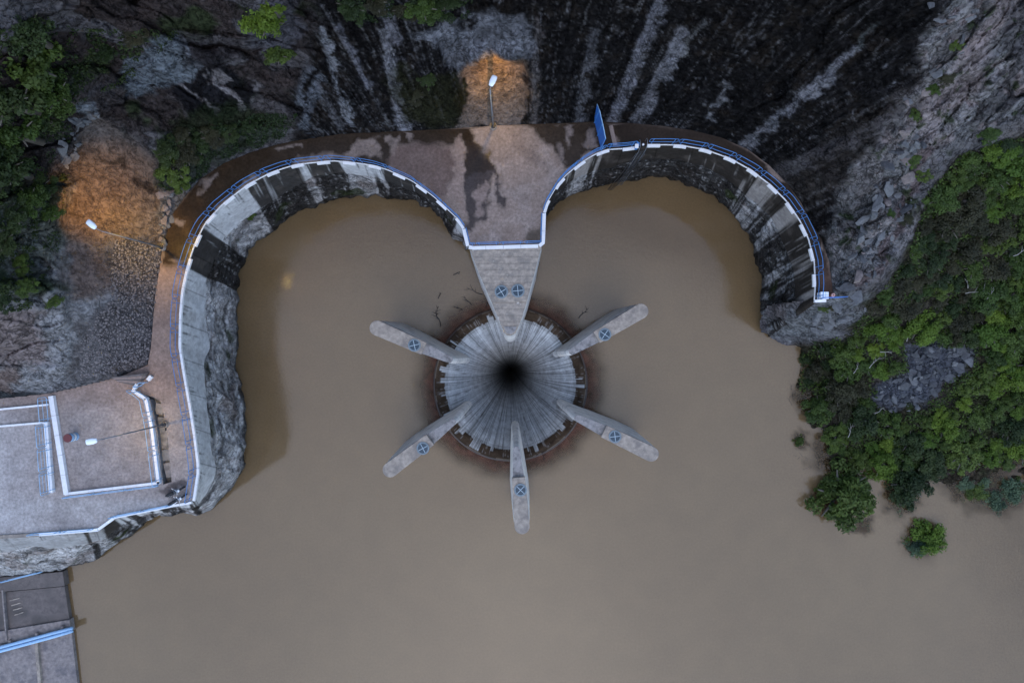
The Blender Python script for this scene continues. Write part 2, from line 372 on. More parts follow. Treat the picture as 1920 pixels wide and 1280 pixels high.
# ------------------------------------------------------------------ terrain
CP = [(p[0], p[1], 0.0) for p in OUTER]
CP += [(0,463,9),(-250,463,19),(150,450,4.5),(230,560,2),(100,600,5.5),(0,640,7),(0,700,2.6),(150,695,1.6),(-250,640,9),(-250,720,2),
 (140,300,6),(0,300,12),(250,270,3.5),(200,200,7),(300,180,6),(0,150,15),(0,0,20),(200,60,13),(350,100,9.5),(430,180,5),(450,60,12),
 (520,130,7),(600,20,13),(650,100,8),(700,0,14),(650,200,3),(800,120,6.5),(900,150,4.8),(900,60,9),(900,0,13),(800,0,13.5),(560,220,2.5),(380,270,2.5),
 (1000,120,6),(1000,0,13),(1100,100,7),(1150,0,14),(1250,100,8),(1300,0,15),(1350,150,7),(1450,80,12),(1500,0,17),(1500,200,7.5),(1600,100,13),
 (1650,0,18),(1550,300,5),(1620,200,9),(1700,120,13),(1750,0,19),(1850,0,17),(1920,0,15),
 (1700,250,9),(1640,400,4.5),(1600,480,2.5),(1590,560,0),(1650,520,1.2),(1750,400,2.5),(1850,300,4),(1920,200,8),(1920,400,0),(1800,550,-4.5),
 (1700,600,-5.5),(1620,640,-7.5),(1540,640,-10),(1500,648,-12.2),(1495,720,-12.3),(1540,800,-12.2),(1590,860,-12.3),(1680,890,-12.4),
 (1740,880,-12.2),(1790,890,-12.4),(1850,860,-12.3),(1920,850,-12.2),(1700,740,-9.5),(1800,700,-8),(1920,650,-6),(1920,780,-10.3),(1640,780,-11),
 (1520,572,-1.5),(1480,600,-6),(1442,628,-12.2),(1480,640,-12.0),(1520,625,-9.5),(1560,600,-5),(1440,600,-12),(1430,660,-14),(1460,740,-14),(1500,850,-14),(1600,950,-14),(1750,960,-14),(1920,950,-14),
 (2180,0,12),(2180,400,-1),(2180,700,-8),(2180,850,-12.2),(2180,960,-14),(-260,0,24),(-260,-210,26),(0,-210,25),(500,-210,23),(1000,-210,24),
 (1500,-210,27),(1800,-210,24),(2180,-210,16),(-260,250,20)]
CP = np.array(CP, float)
_d = np.hypot(CP[:,None,0]-CP[None,:,0], CP[:,None,1]-CP[None,:,1])
_A = np.zeros((len(CP)+1,)*2); _A[:-1,:-1] = _d - np.eye(len(CP))*6.0; _A[-1,:-1] = 1; _A[:-1,-1] = 1
_w = np.linalg.solve(_A, np.append(CP[:,2], 0))
def zbase(u, v):
    u = np.atleast_1d(np.asarray(u, float)); v = np.atleast_1d(np.asarray(v, float)); out = np.full(u.shape, _w[-1])
    for i in range(len(CP)): out += _w[i]*np.hypot(u-CP[i,0], v-CP[i,1])
    return out
def relief(X, Y, Z, u, v, dd):
    """rock relief in metres; fades out at the deck"""
    amp = smooth(0, 45, dd)
    forest = smooth(-30, 30, sdf_poly(u, v, FOREST))
    big = ridged(X*0.16, Y*0.16, Z*0.10, 4)*0.55
    th = np.arctan2(X, Y)
    gully = ridged(th*9, np.hypot(X, Y)*0.05, Z*0.06, 4)*0.45
    fine = fbm(X*0.9, Y*0.9, Z*0.9, 4)*0.22
    ledge = 0.35*np.abs(((Z*0.55 + fbm(X*.2, Y*.2, 0, 2)) % 1.0)-0.5)
    calm = np.maximum(smooth(-15, 15, sdf_poly(u, v, SHOT)), smooth(-6, 10, sdf_poly(u, v, PANEL)))
    rid = smooth(-20, 40, sdf_poly(u, v, RIDGE))
    blocks = np.floor((th*16 + fbm(X*.3, Y*.3, Z*.2, 2)*.8))
    blk = (np.sin(blocks*12.9898)*43758.5453) % 1.0
    lay_, saw = strata(X, Y, Z)
    e_, t_, ox, oy = slabs(X, Y, Z)
    ulm = smooth(-30, 40, sdf_poly(u, v, UPLEFT))*(1-calm)
    e2, t2, ox2, oy2 = shards(X, Y, Z)
    facet = ulm*(1.1*(t_-.5) + .9*ox*(t_-.5) + .8*oy*(.5-t_) - .35*smooth(.10, .0, e_)) + rid*(.55*(t2-.5) + .6*oy2*(t2-.3) - .25*smooth(.12, .0, e2))
    cl = smooth(0, 60, v*0 + 330 - v)*(1-forest)
    return amp*((big + gully*(1+.5*cl))*(1-0.75*forest)*(1-.85*calm)*(1-.5*rid) + fine*(1-.6*calm) - ledge*(1-forest)*(1-calm) + .35*blk*cl*(1-calm) + rid*(.45*saw + .2*lay_) + facet - 0.2)
def strata(X, Y, Z):
    """dipping slabs of the right ridge: tone of the slab and its saw-tooth step"""
    s_ = .81*X - .58*Y + 1.6*fbm(X*.12, Y*.12, Z*.12, 3) + .35*fbm(X*.9, Y*.9, Z*.9, 2)
    t_ = s_*.62; n_ = np.floor(t_); along = np.floor((.58*X + .81*Y)*.22 + n_*.37 + .5*fbm(X*.3, Y*.3, 0, 2))
    tone = (np.sin(n_*78.233 + along*37.719)*43758.5453) % 1.0
    return tone, (t_ - n_)
def slabs(X, Y, Z):
    w1 = .7*fbm(X*.15, Y*.15, Z*.15, 3); a = .8*(X+.3*Z) - .6*(Y+.6*Z); b = .6*(X+.3*Z) + .8*(Y+.6*Z)
    return worley(a*.16 + w1, b*.28 + w1)
def shards(X, Y, Z):
    w1 = .5*fbm(X*.3, Y*.3, Z*.3, 3); return worley((.81*X - .58*Y)*.72 + w1, (.58*X + .81*Y)*.38 + w1)
UPLEFT = [(-400,-400),(640,-400),(640,0),(600,240),(400,300),(300,300),(160,330),(100,470),(120,640),(-20,700),(-400,720)]
SHOT = [(160,215),(215,250),(295,300),(305,470),(297,540),(285,700),(130,715),(120,560),(105,470),(120,380),(140,290)]
PANEL = [(864,122),(985,112),(992,170),(984,239),(868,242),(860,190)]
RIDGE = [(1560,560),(1555,470),(1600,350),(1660,240),(1720,160),(1780,-60),(1900,-260),(2300,-260),(2300,200),(1850,250),(1760,300),(1720,420),(1640,520),(1600,575)]
FOREST = [(1500,655),(1590,625),(1640,560),(1700,480),(1740,360),(1800,290),(1930,255),(2200,240),(2200,900),(1880,870),(1760,890),(1680,900),(1600,870),(1550,830),(1495,740)]

step = 2.6
us = np.arange(-260, 2181, step); vs_ = np.arange(-210, 1121, step)
U, V = np.meshgrid(us, vs_); shp = U.shape; U = U.ravel(); V = V.ravel()
dd = -sdf_poly(U, V, DECK)          # >0 outside the deck
dl = sdf_poly(U, V, LAKE)
keep = (dd > -14) & (dl < 4)
idx = -np.ones(U.size, int); idx[keep] = np.arange(keep.sum())
Gu, Gv, Gd = U[keep], V[keep], dd[keep]
Z0 = zbase(Gu, Gv)
k0 = (CAM_H - Z0)/FPX
Z1 = Z0 + relief((Gu-960)*k0, (640-Gv)*k0, Z0, Gu, Gv, Gd)
Z1 = np.where(Gd < 0, np.minimum(Z1, 0) - 0.1 + Gd*0.06, Z1)
k1 = (CAM_H - Z1)/FPX
TX, TY, TZ = (Gu-960)*k1, (640-Gv)*k1, Z1
I = idx.reshape(shp)
q = np.stack([I[:-1,:-1], I[1:,:-1], I[1:,1:], I[:-1,1:]], -1).reshape(-1, 4)
q = q[(q >= 0).all(1)]
Zfull = np.full(U.size, np.nan); Zfull[keep] = Z1; Zfull = Zfull.reshape(shp)
def ground_z(px, py):
    """surface height of the finished terrain at a picture position"""
    a = int(round((px - us[0])/step)); b_ = int(round((py - vs_[0])/step))
    if 0 <= a < shp[1] and 0 <= b_ < shp[0] and not np.isnan(Zfull[b_, a]): return float(Zfull[b_, a])
    return float(zbase(px, py)[0])

# ---- albedo of the hillside
wu = Gu + fbm(TX*0.35, TY*0.35, TZ*0.35, 4)*26; wv = Gv + fbm(TX*0.35+40, TY*0.35, TZ*0.35, 4)*26
n_lo = fbm(TX*0.12, TY*0.12, TZ*0.12, 3); n_md = fbm(TX*0.6, TY*0.6, TZ*0.6, 4); n_hi = fbm(TX*2.2, TY*2.2, TZ*2.2, 3)
th = np.arctan2(TX, TY); rad = np.hypot(TX, TY)
fib = fbm(th*150, rad*.3, 2.0, 3) + .6*n_hi
C = np.zeros((len(TX), 3)) + np.array([.105,.10,.105])
def lay(mask, col):
    global C
    mask = np.clip(mask, 0, 1)[:, None]; C = C*(1-mask) + np.array(col)*mask
def pm(poly, soft=10): return smooth(-soft, soft, sdf_poly(wu, wv, poly))
lay(smooth(-.2, .5, n_lo)*.7, (.15,.13,.125))
lay(smooth(.1, .6, n_md)*.6, (.055,.05,.05))
# dark brown wet rock, upper left
UL = pm([(-400,-400),(640,-400),(600,60),(560,250),(400,300),(230,240),(130,230),(60,330),(-400,360)], 30)
lay(UL*.92, (.028,.0215,.020)); lay(UL*smooth(.0,.5,n_md)*.55, (.052,.039,.036)); lay(UL*smooth(.2,.7,fib)*.4, (.075,.062,.06)); lay(UL*smooth(.3,.7,fbm(TX*.25-5,TY*.25,TZ*.25,3))*.7, (.085,.083,.09)); lay(UL*smooth(.25,.6,fbm(TX*.3+9,TY*.3,TZ*.3,3))*.7, (.022,.035,.012))
e_, t_, _o, _p = slabs(TX, TY, TZ); e2, t2, _o2, _p2 = shards(TX, TY, TZ)
US = pm(UPLEFT, 20); lay(US*smooth(.45,.95,t_)*.7, (.125,.12,.128)); lay(US*smooth(.35,.1,t_)*.5, (.020,.016,.015)); lay(US*smooth(.07,.0,e_)*.75, (.008,.007,.007))
lay(pm([(215,105),(310,72),(372,118),(345,145),(258,178),(230,150)], 6)*.9, (.125,.145,.165))
lay(pm([(445,25),(560,-10),(575,60),(530,110),(480,90)], 10)*.7, (.085,.085,.10))
lay(pm([(140,195),(190,185),(180,240),(150,245)], 6)*.9, (.16,.18,.20))
# striped strata band
SB = pm([(310,170),(400,105),(480,170),(440,225),(360,225)], 8)
sx = (wu*0.78 - wv*0.62)*0.06
lay(SB*.95, (.010,.010,.012)); lay(SB*smooth(.08,.3,perlin(sx*1.2, sx*0+3, (wu*.6+wv*.8)*.006)), (.16,.15,.155))
SB2 = pm([(320,75),(440,90),(410,125),(330,120)], 8); lay(SB2*.8, (.02,.018,.02)); lay(SB2*smooth(.2,.45,perlin(sx*1.1, sx*0+8, 0)), (.11,.115,.13))
# the big wet cliff
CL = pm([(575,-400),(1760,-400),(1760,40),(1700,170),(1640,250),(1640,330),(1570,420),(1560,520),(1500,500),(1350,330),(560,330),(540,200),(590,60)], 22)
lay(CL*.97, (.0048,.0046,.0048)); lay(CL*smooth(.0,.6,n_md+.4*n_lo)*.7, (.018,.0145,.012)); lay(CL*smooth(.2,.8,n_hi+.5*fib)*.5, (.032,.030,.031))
stA = fbm(th*38, rad*0.10, 1.0, 3) + .35*n_md + .25*n_hi
leftc = smooth(1050, 850, wu)
lay(CL*smooth(.5-.2*leftc, .95-.15*leftc, stA)*(.25+.75*smooth(-.3,.3,fib))*.85, (.095,.094,.10))
sF = fbm(th*210, rad*.07, 9.0, 3) + .25*n_hi + .5*fbm(TX*.1+7, TY*.1, TZ*.1, 2)
lay(CL*smooth(.3,.8,sF)*.6, (.05,.048,.05)); lay(CL*smooth(.65,1.0,sF)*.6, (.13,.13,.138))
stB = fbm(th*70 + .8*n_md, rad*0.3, 5.0, 4) + .5*n_hi + .45*n_lo + .2*n_md
lay(CL*smooth(.45, 1.0, stB)*.7, (.10,.098,.10))
for a, b, w, c, s in [((1395,275),(1610,95),11,(.15,.15,.165),.9),((1610,95),(1640,50),8,(.10,.11,.11),.6),((1195,232),(1280,60),13,(.14,.14,.155),.8),((1148,235),(1238,0),12,(.15,.15,.17),.85),
        ((1085,225),(1115,60),10,(.11,.11,.12),.6),((655,230),(605,55),9,(.16,.165,.18),.9),((752,235),(720,60),11,(.16,.16,.175),.9),((740,70),(718,10),13,(.14,.14,.16),.8),
        ((690,160),(635,50),7,(.12,.12,.14),.7),((570,240),(600,150),14,(.11,.12,.14),.7),((1450,330),(1700,215),16,(.085,.08,.085),.7),((1330,220),(1365,160),8,(.13,.13,.14),.8),
        ((1290,0),(1320,-60),9,(.1,.1,.11),.6),((1320,40),(1275,100),6,(.13,.13,.13),.6),((560,190),(575,120),9,(.12,.13,.15),.6),((640,240),(600,160),7,(.11,.11,.12),.6),((1010,40),(1000,230),8,(.11,.10,.10),.6)]:
    d, t = seg_dist(Gu + n_md*9, Gv + n_md*9, a, b); lay(CL*smooth(w*1.15, w*.5, d + n_hi*6 + n_md*6)*min(1, s*1.1)*(.5+.5*smooth(-.35,.25,.6*fib+sF)), tuple(1.15*q for q in c))
lay(CL*pm([(1440,335),(1560,255),(1700,185),(1730,245),(1620,330),(1510,390)], 25)*(.4+.6*smooth(-.2,.5,fib+stA*.5))*.7, (.042,.036,.032)); lay(CL*smooth(1.15,1.6,n_hi+.7*fib+.4*n_md+.3*stA)*.5, (.14,.14,.15))  # last layer: pale flecks paint small glints into the rock colour
lay(pm([(775,55),(840,45),(960,20),(1010,60),(985,112),(880,126),(830,112)], 7)*(.55+.45*smooth(-.3,.3,n_md)), (.15,.155,.175))
lay(pm([(740,140),(860,130),(862,235),(755,238)], 12)*.75, (.020,.021,.010))
PAN = pm([(864,122),(985,112),(992,170),(984,239),(868,242),(860,190)], 4)
lay(PAN*.97, (.15,.115,.09)); lay(PAN*smooth(.1,.6,n_md + .5*fbm(wu*.12, wv*.02, 0, 3))*.75, (.07,.055,.045)); lay(PAN*smooth(150,220,wv)*.6, (.10,.09,.088))
lay(PAN*smooth(7,4,np.abs(Gu-919+n_hi*2))*.8*smooth(250,215,Gv), (.045,.05,.055))
# shotcrete and rock slope left of the walkway
SH = pm([(160,215),(215,250),(295,300),(305,460),(260,470),(215,440),(210,560),(120,560),(105,470),(120,380),(140,290)], 12)
lay(SH*.95, (.125,.097,.078)); lay(SH*smooth(.1,.6,n_md)*.5, (.085,.066,.055)); lay(SH*smooth(310,250,wv)*.6, (.115,.105,.103))
lay(SH*smooth(440,490,wv)*.6, (.14,.105,.095))
lay(pm([(243,335),(292,335),(290,360),(250,352)],4)*.8, (.02,.016,.014)); lay(pm([(190,300),(225,305),(228,318),(200,316)],3)*.8, (.03,.025,.02))
GL = pm([(-400,440),(110,440),(130,560),(200,560),(200,720),(-400,750)], 20)
lay(GL*.85, (.235,.235,.24)); lay(GL*smooth(.1,.6,n_md)*.5, (.14,.135,.135))
lay(GL*smooth(.15,.5,fbm(TX*.4+3,TY*.4,0,3))*smooth(620,540,Gv)*.8, (.025,.042,.014))
lay(pm([(-10,580),(75,590),(95,660),(30,690),(-60,680)], 12)*.7, (.17,.125,.115)); lay(pm([(-10,690),(30,690),(30,735),(-10,735)], 8)*.7, (.10,.06,.045))
lay(pm([(-60,735),(80,732),(80,760),(-60,770)], 5)*.9, (.030,.034,.036))
lay(pm([(205,440),(303,455),(296,540),(285,690),(230,705),(135,715),(140,620),(200,560)], 8)*.8, (.085,.078,.078))
lay(pm([(-400,300),(105,330),(120,440),(80,560),(-400,560)], 20)*.6, (.020,.034,.012))
lay(smooth(.55,.8,n_md+n_lo*.5)*pm([(-60,440),(130,440),(130,560),(-60,600)],20)*.7, (.19,.2,.22))
lay(pm([(300,230),(470,180),(540,240),(420,300),(345,355),(300,350)], 14)*.75, (.016,.024,.010))
lay(pm([(295,360),(345,340),(330,400),(308,450),(300,440)], 5)*.7, (.14,.125,.11))
# right rock
RR = pm([(1600,330),(1660,240),(1720,160),(1780,-60),(2300,-400),(2300,200),(1850,250),(1760,300),(1720,420),(1640,520),(1590,580),(1545,560),(1550,450)], 14)
st_tone, st_saw = strata(TX, TY, TZ)
lay(RR*.9, (.145,.142,.142)); lay(RR*smooth(.35,.9,st_tone)*.7, (.23,.21,.205)); lay(RR*smooth(.4,.05,st_tone)*.7, (.07,.068,.069)); lay(RR*smooth(.15,.7,n_md)*.55, (.06,.057,.056)); lay(RR*smooth(.12,.0,st_saw)*.6, (.022,.021,.021)); lay(RR*smooth(.6,.95,t2)*.5, (.20,.20,.205)); lay(RR*smooth(.4,.1,t2)*.5, (.06,.058,.06)); lay(RR*smooth(.1,.0,e2)*.7, (.02,.02,.02))
lay(RR*smooth(.1,.55,fbm(TX*.5-7,TY*.5,TZ*.5,3))*smooth(330,230,wv)*.7, (.21,.165,.16))
lay(pm([(1755,280),(1790,215),(1850,120),(1915,-20),(1870,-20),(1790,110),(1710,215),(1730,260)], 12)*.6, (.22,.18,.175))
lay(pm([(1900,-30),(1960,-30),(1925,90),(1895,180),(1880,240),(1865,240),(1880,120)], 7)*.85, (.07,.067,.07))
lay(pm([(1725,265),(1750,285),(1700,420),(1620,560),(1600,560),(1690,400)], 6)*.8, (.11,.082,.082))
lay(RR*smooth(.35,.6,fbm(TX*.8+2,TY*.8,TZ*.8,3))*.8, (.022,.036,.012))
SP = pm([(1440,628),(1455,590),(1530,560),(1600,555),(1650,560),(1600,600),(1540,630),(1480,645)], 8)
lay(SP*.9, (.135,.138,.14)); lay(SP*smooth(.1,.5,n_md)*.7, (.055,.055,.058)); lay(SP*smooth(.35,.6,n_hi+n_md*.5)*.5, (.20,.21,.22))
# soil below the scrub
lay(smooth(630,660,Gv)*smooth(1480,1490,Gu), (.040,.033,.022))
FO = smooth(-14, 14, sdf_poly(wu, wv, FOREST))
lay(FO*.93, (.038,.034,.022)); lay(FO*smooth(0,.5,n_md)*.7, (.030,.045,.014)); lay(FO*smooth(.3,.6,n_lo+.4*n_md)*.6, (.06,.048,.045))
RUB = [(1690,640),(1760,650),(1825,650),(1822,690),(1780,715),(1725,765),(1690,780),(1640,760),(1640,715),(1700,695)]
lay(pm(RUB, 8)*.95, (.062,.066,.078))
lay(pm([(1735,845),(1790,850),(1800,885),(1760,892)], 6)*.9, (.085,.062,.062))
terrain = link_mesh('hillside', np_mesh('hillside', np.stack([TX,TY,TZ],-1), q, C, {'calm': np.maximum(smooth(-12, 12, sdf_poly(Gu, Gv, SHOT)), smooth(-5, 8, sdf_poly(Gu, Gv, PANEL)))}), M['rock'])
tag(terrain, kind='structure')

# ------------------------------------------------------------------ water
WZ = -12.0
AX = P(957, 720, WZ); RIM = 8.0
def disc(c, r, n, z=None, ph=0): return [(c[0]+r*math.cos(2*math.pi*k/n+ph), c[1]+r*math.sin(2*math.pi*k/n+ph)) for k in range(n)]
pts = [(-62,-60),(62,-60),(62,24),(-62,24)]; edges = [(0,1),(1,2),(2,3),(3,0)]
b0 = len(pts); ring0 = disc(AX, RIM, 192); pts += ring0; edges += [(b0+k, b0+(k+1) % 192) for k in range(192)]
for i in range(1, 16): pts += disc(AX, RIM+i*0.28, 160, ph=0.02*i)
for x in np.arange(-61, 62, 1.0):
    for y in np.arange(-59, 23.5, 1.0):
        if math.hypot(x-AX.x, y-AX.y) > RIM+4.8 and not (22 < x < 50 and -22 < y < 0): pts.append((x+.001*y, y))
for x in np.arange(22, 50.1, 0.4):
    for y in np.arange(-22, 0.1, 0.4): pts.append((x, y))
o = delaunay_2d_cdt([Vector(p) for p in pts], edges, [], 1, 1e-5)
wvt = np.array([(p.x, p.y) for p in o[0]]); wf = np.array([f for f in o[2] if len(f) == 3])
cen = wvt[wf].mean(1); wf = wf[np.hypot(cen[:,0]-AX.x, cen[:,1]-AX.y) > RIM-0.02]
fa = wvt[wf]; ar = (fa[:,1,0]-fa[:,0,0])*(fa[:,2,1]-fa[:,0,1])-(fa[:,1,1]-fa[:,0,1])*(fa[:,2,0]-fa[:,0,0])
wf[ar < 0] = wf[ar < 0][:, ::-1]
rr_ = np.hypot(wvt[:,0]-AX.x, wvt[:,1]-AX.y)
clear = 0.92*smooth(RIM+2.9, RIM+0.2, rr_ + .35*fbm(wvt[:,0]*.5, wvt[:,1]*.5, 0, 3))
for (px, py, r) in [(1840,905,3.2),(1885,930,2.2),(1620,985,1.2),(1690,930,2.4),(1560,850,2.6),(1520,745,2.2),(1800,900,2.2),(1725,1010,2.0),(1570,925,2.6),(1500,825,.8),(1540,700,1.6),(1880,850,2.5)]:
    c = P(px, py, WZ); d = np.hypot(wvt[:,0]-c.x, wvt[:,1]-c.y)
    clear = np.maximum(clear, 0.68*smooth(r*1.25, r*.5, d + .9*fbm(wvt[:,0]*.8, wvt[:,1]*.8, 3, 3)))
wme = np_mesh('reservoir_water', np.c_[wvt, np.full(len(wvt), WZ)], wf, None, {'clear': clear})
mw, nt, b = nodes_of('turbid_water')
nb = noise(nt, 0.055, 4, 0.5); cr = ramp(nt, nb.outputs[0], [(0.35, (0.136, 0.091, 0.046)), (0.65, (0.150, 0.102, 0.052))])
nf = noise(nt, 4.5, 5, 0.75); rf = ramp(nt, nf.outputs[0], [(0.35, (0.90,)*3), (0.65, (1.10,)*3)]); nm2 = noise(nt, 0.35, 5, 0.65); rm = ramp(nt, nm2.outputs[0], [(0.35, (0.955,)*3), (0.65, (1.045, 1.04, 1.035))])
wc = mixc(nt, 'MULTIPLY', 1.0, cr.outputs[0], rf.outputs[0]); wc = mixc(nt, 'MULTIPLY', 1.0, wc, rm.outputs[0]); nt.links.new(wc, b.inputs['Base Color'])
b.subsurface_method = 'BURLEY'; b.inputs['Subsurface Weight'].default_value = 0.8; b.inputs['Subsurface Radius'].default_value = (1, 1, 1); b.inputs['Subsurface Scale'].default_value = 2.5
b.inputs['Roughness'].default_value = 0.02; b.inputs['IOR'].default_value = 1.33; b.inputs['Specular IOR Level'].default_value = 0.9
nr = noise(nt, 3.4, 5, 0.62); bw = bump(nt, b, nr.outputs[0], 0.12, 0.06)
ng = noise(nt, 0.045, 2, 0.5); rg_ = ramp(nt, ng.outputs[0], [(0.42, (0.04,)*3), (0.62, (0.20,)*3)]); nt.links.new(rg_.outputs[0], bw.inputs['Strength'])
at = N(nt, 'ShaderNodeAttribute', attribute_name='clear'); tr = N(nt, 'ShaderNodeBsdfTransparent'); tr.inputs[0].default_value = (0.8, 0.75, 0.68, 1)
mx = N(nt, 'ShaderNodeMixShader'); nt.links.new(at.outputs['Fac'], mx.inputs[0]); nt.links.new(b.outputs[0], mx.inputs[1]); nt.links.new(tr.outputs[0], mx.inputs[2])
nt.links.new(mx.outputs[0], nt.nodes['Material Output'].inputs['Surface'])
water = link_mesh('water', wme, mw); tag(water, kind='structure')
bed = MB().add([(-64,-62,-15.5),(64,-62,-15.5),(64,26,-15.5),(-64,26,-15.5)], [(0,1,2,3)])
# lake bed with the shaft's opening left free
bm_pts = [(-64,-62),(64,-62),(64,26),(-64,26)]; be = [(0,1),(1,2),(2,3),(3,0)]; r6 = disc(AX, 9.5, 48); be += [(4+k, 4+(k+1) % 48) for k in range(48)]
o = delaunay_2d_cdt([Vector(p) for p in bm_pts+r6], be, [], 1, 1e-5)
bf = [f for f in o[2] if math.hypot(sum(o[0][i].x for i in f)/3-AX.x, sum(o[0][i].y for i in f)/3-AX.y) > 9.3]
tag(MB().add([(p.x, p.y, -15.5) for p in o[0]], bf).build('lake_bed', M['brown']), kind='structure')

# ------------------------------------------------------------------ deck and walkway
chan = CHANNEL
def in_poly(p, poly):
    return sdf_poly(np.array([p[0]]), np.array([p[1]]), poly)[0] > 0
dp = list(DECK); edges = [(i, (i+1) % len(dp)) for i in range(len(dp))]
c0 = len(dp); dp += chan; edges += [(c0+i, c0+(i+1) % len(chan)) for i in range(len(chan))]
gu, gv = np.meshgrid(np.arange(-248, 1565, 3.6), np.arange(228, 1020, 3.6)); gu = gu.ravel()+rng.uniform(-.8,.8,gu.size); gv = gv.ravel()+rng.uniform(-.8,.8,gv.size)
ok = (sdf_poly(gu, gv, DECK) > 3) & (sdf_poly(gu, gv, chan) < -3)
dp += list(zip(gu[ok], gv[ok]))
o = delaunay_2d_cdt([Vector(p) for p in dp], edges, [], 1, 1e-4)
dv = np.array([(p.x, p.y) for p in o[0]]); df = np.array([f for f in o[2] if len(f) == 3])
cc = dv[df].mean(1); df = df[(sdf_poly(cc[:,0], cc[:,1], DECK) > 0) & (sdf_poly(cc[:,0], cc[:,1], chan) < 0)]
u_, v_ = dv[:,0], dv[:,1]; X_ = (u_-960)*CAM_H/FPX; Y_ = (640-v_)*CAM_H/FPX
fa = np.stack([X_[df], Y_[df]], -1); ar = (fa[:,1,0]-fa[:,0,0])*(fa[:,2,1]-fa[:,0,1])-(fa[:,1,1]-fa[:,0,1])*(fa[:,2,0]-fa[:,0,0])
df[ar < 0] = df[ar < 0][:, ::-1]
nm = fbm(X_*.5, Y_*.5, 0, 4); nh = fbm(X_*1.6, Y_*1.6, 3, 3); nl = fbm(X_*.15, Y_*.15, 8, 3)
w1 = u_ + nm*14 + nh*5; w2 = v_ + fbm(X_*.5+30, Y_*.5, 0, 4)*14
def dm(poly, soft=4): return smooth(-soft, soft, sdf_poly(w1, w2, poly))
D = np.zeros((len(u_), 3)) + np.array([.235,.182,.153]); wet = np.zeros(len(u_))
def dlay(m, c, w=None):
    global D, wet
    m = np.clip(m, 0, 1); D = D*(1-m[:,None]) + np.array(c)*m[:,None]
    if w is not None: wet = wet*(1-m) + w*m
dlay(smooth(-.1,.6,nm)*.6, (.26,.215,.192)); dlay(smooth(0,.6,nh)*.35, (.15,.11,.092)); dlay(smooth(.12,.4,nl+.35*nm)*.5, (.125,.092,.076), .1)
low = smooth(700, 800, v_); dlay(low*.75, (.29,.255,.235)); dlay(low*smooth(-.1,.5,nm)*.5, (.23,.20,.185)); dlay(low*smooth(920,950,v_)*.7, (.36,.335,.315))
dlay(smooth(120,0,u_)*low*.5, (.38,.36,.35)); dlay(low*smooth(.2,.6,nl)*.35, (.13,.11,.105))  # paler towards the left edge: mist put into the concrete colour
dlay(smooth(352,330,u_)*smooth(470,500,v_)*smooth(790,700,v_)*.8, (.25,.172,.135)); dlay(smooth(352,330,u_)*smooth(470,500,v_)*smooth(790,700,v_)*smooth(.0,.5,nm)*.5, (.17,.115,.09))
WET = (.024,.0155,.009)
arc = dm([(305,468),(340,505),(350,470),(430,340),(520,290),(640,275),(760,250),(870,240),(885,262),(800,255),(735,268),(720,330),(640,310),(520,320),(430,380),(370,470),(345,505),(300,500),(290,400),(420,290),(560,240),(740,235)], 7)
arc = np.maximum(arc, dm([(300,485),(345,492),(372,440),(420,378),(470,340),(560,300),(640,285),(700,262),(760,268),(820,272),(890,262),(885,232),(560,240),(420,290),(300,420)], 6))
dlay(arc*.97, WET, .85)
dlay(arc*smooth(.0,.5,nm)*.5*smooth(470,380,u_), (.06,.034,.016), .7)
for pl in [[(640,288),(660,268),(700,262),(712,285),(700,300),(650,300)],[(368,350),(392,330),(405,322),(398,345),(372,362)],[(520,278),(560,268),(562,274),(525,283)],[(330,410),(350,415),(345,428),(333,422)],[(728,300),(733,268),(748,255),(744,280),(735,308)],[(765,248),(778,246),(772,262)]]:
    dlay(dm(pl, 3)*.9, (.19,.15,.13), 0)
dlay(dm([(720,300),(740,272),(800,268),(850,275),(852,310),(845,350),(832,375),(830,384),(790,350),(740,320)], 8)*.8, (.10,.066,.056), .2)
PUD = [(866,250),(885,248),(893,268),(903,285),(925,305),(936,325),(944,352),(951,378),(942,396),(931,392),(938,352),(928,336),(918,342),(923,358),(918,378),(905,397),(905,410),(890,412),(887,432),(874,430),(867,410),(874,360),(868,330),(872,290)]
dlay(dm(PUD, 3.0)*.95, (.045,.034,.030), .97)
dlay(dm([(868,245),(890,246),(905,275),(935,320),(930,330),(890,320),(872,330),(868,290)], 4)*.9, (.026,.017,.010), .95)
dlay(dm([(843,262),(856,256),(868,280),(866,330),(871,360),(866,408),(846,384),(836,372),(848,350),(851,310)], 3)*.9, (.22,.165,.14), 0)
dlay(dm([(893,385),(900,345),(910,338),(918,350),(912,375),(896,400),(885,405)], 3)*.9, (.21,.16,.14), 0)
W3 = dm([(985,225),(1130,222),(1195,235),(1200,280),(1135,282),(1062,312),(1050,300),(1040,285),(1005,252)], 5)
dlay(W3*.95, WET, .8)
for pl in [[(1098,238),(1112,245),(1126,275),(1108,280),(1098,262)],[(1062,240),(1070,245),(1071,270),(1063,275)],[(1045,272),(1052,275),(1057,298),(1048,296)],[(1140,238),(1145,240),(1157,268),(1150,270)],[(1190,245),(1205,250),(1205,270),(1195,268)]]:
    dlay(dm(pl, 2)*.85, (.17,.135,.12), 0)
dlay(dm([(1150,222),(1300,235),(1420,285),(1510,380),(1545,450),(1560,560),(1500,570),(1500,420),(1400,330),(1280,280),(1200,285),(1160,280)], 5)*.97, (.020,.013,.009), .55)
dlay(smooth(1530,1545,u_)*smooth(470,530,v_)*.8, (.085,.05,.038), .2)
dlay(dm([(988,440),(1012,425),(1018,460),(995,462)], 5)*.8, (.045,.034,.022), .6)
dlay(dm([(303,915),(318,907),(345,905),(350,918),(330,925),(310,928)], 2)*.75, (.05,.04,.04), .2)
dlay(dm([(345,300),(300,470),(287,520),(330,505),(338,480)], 5)*.0, WET)
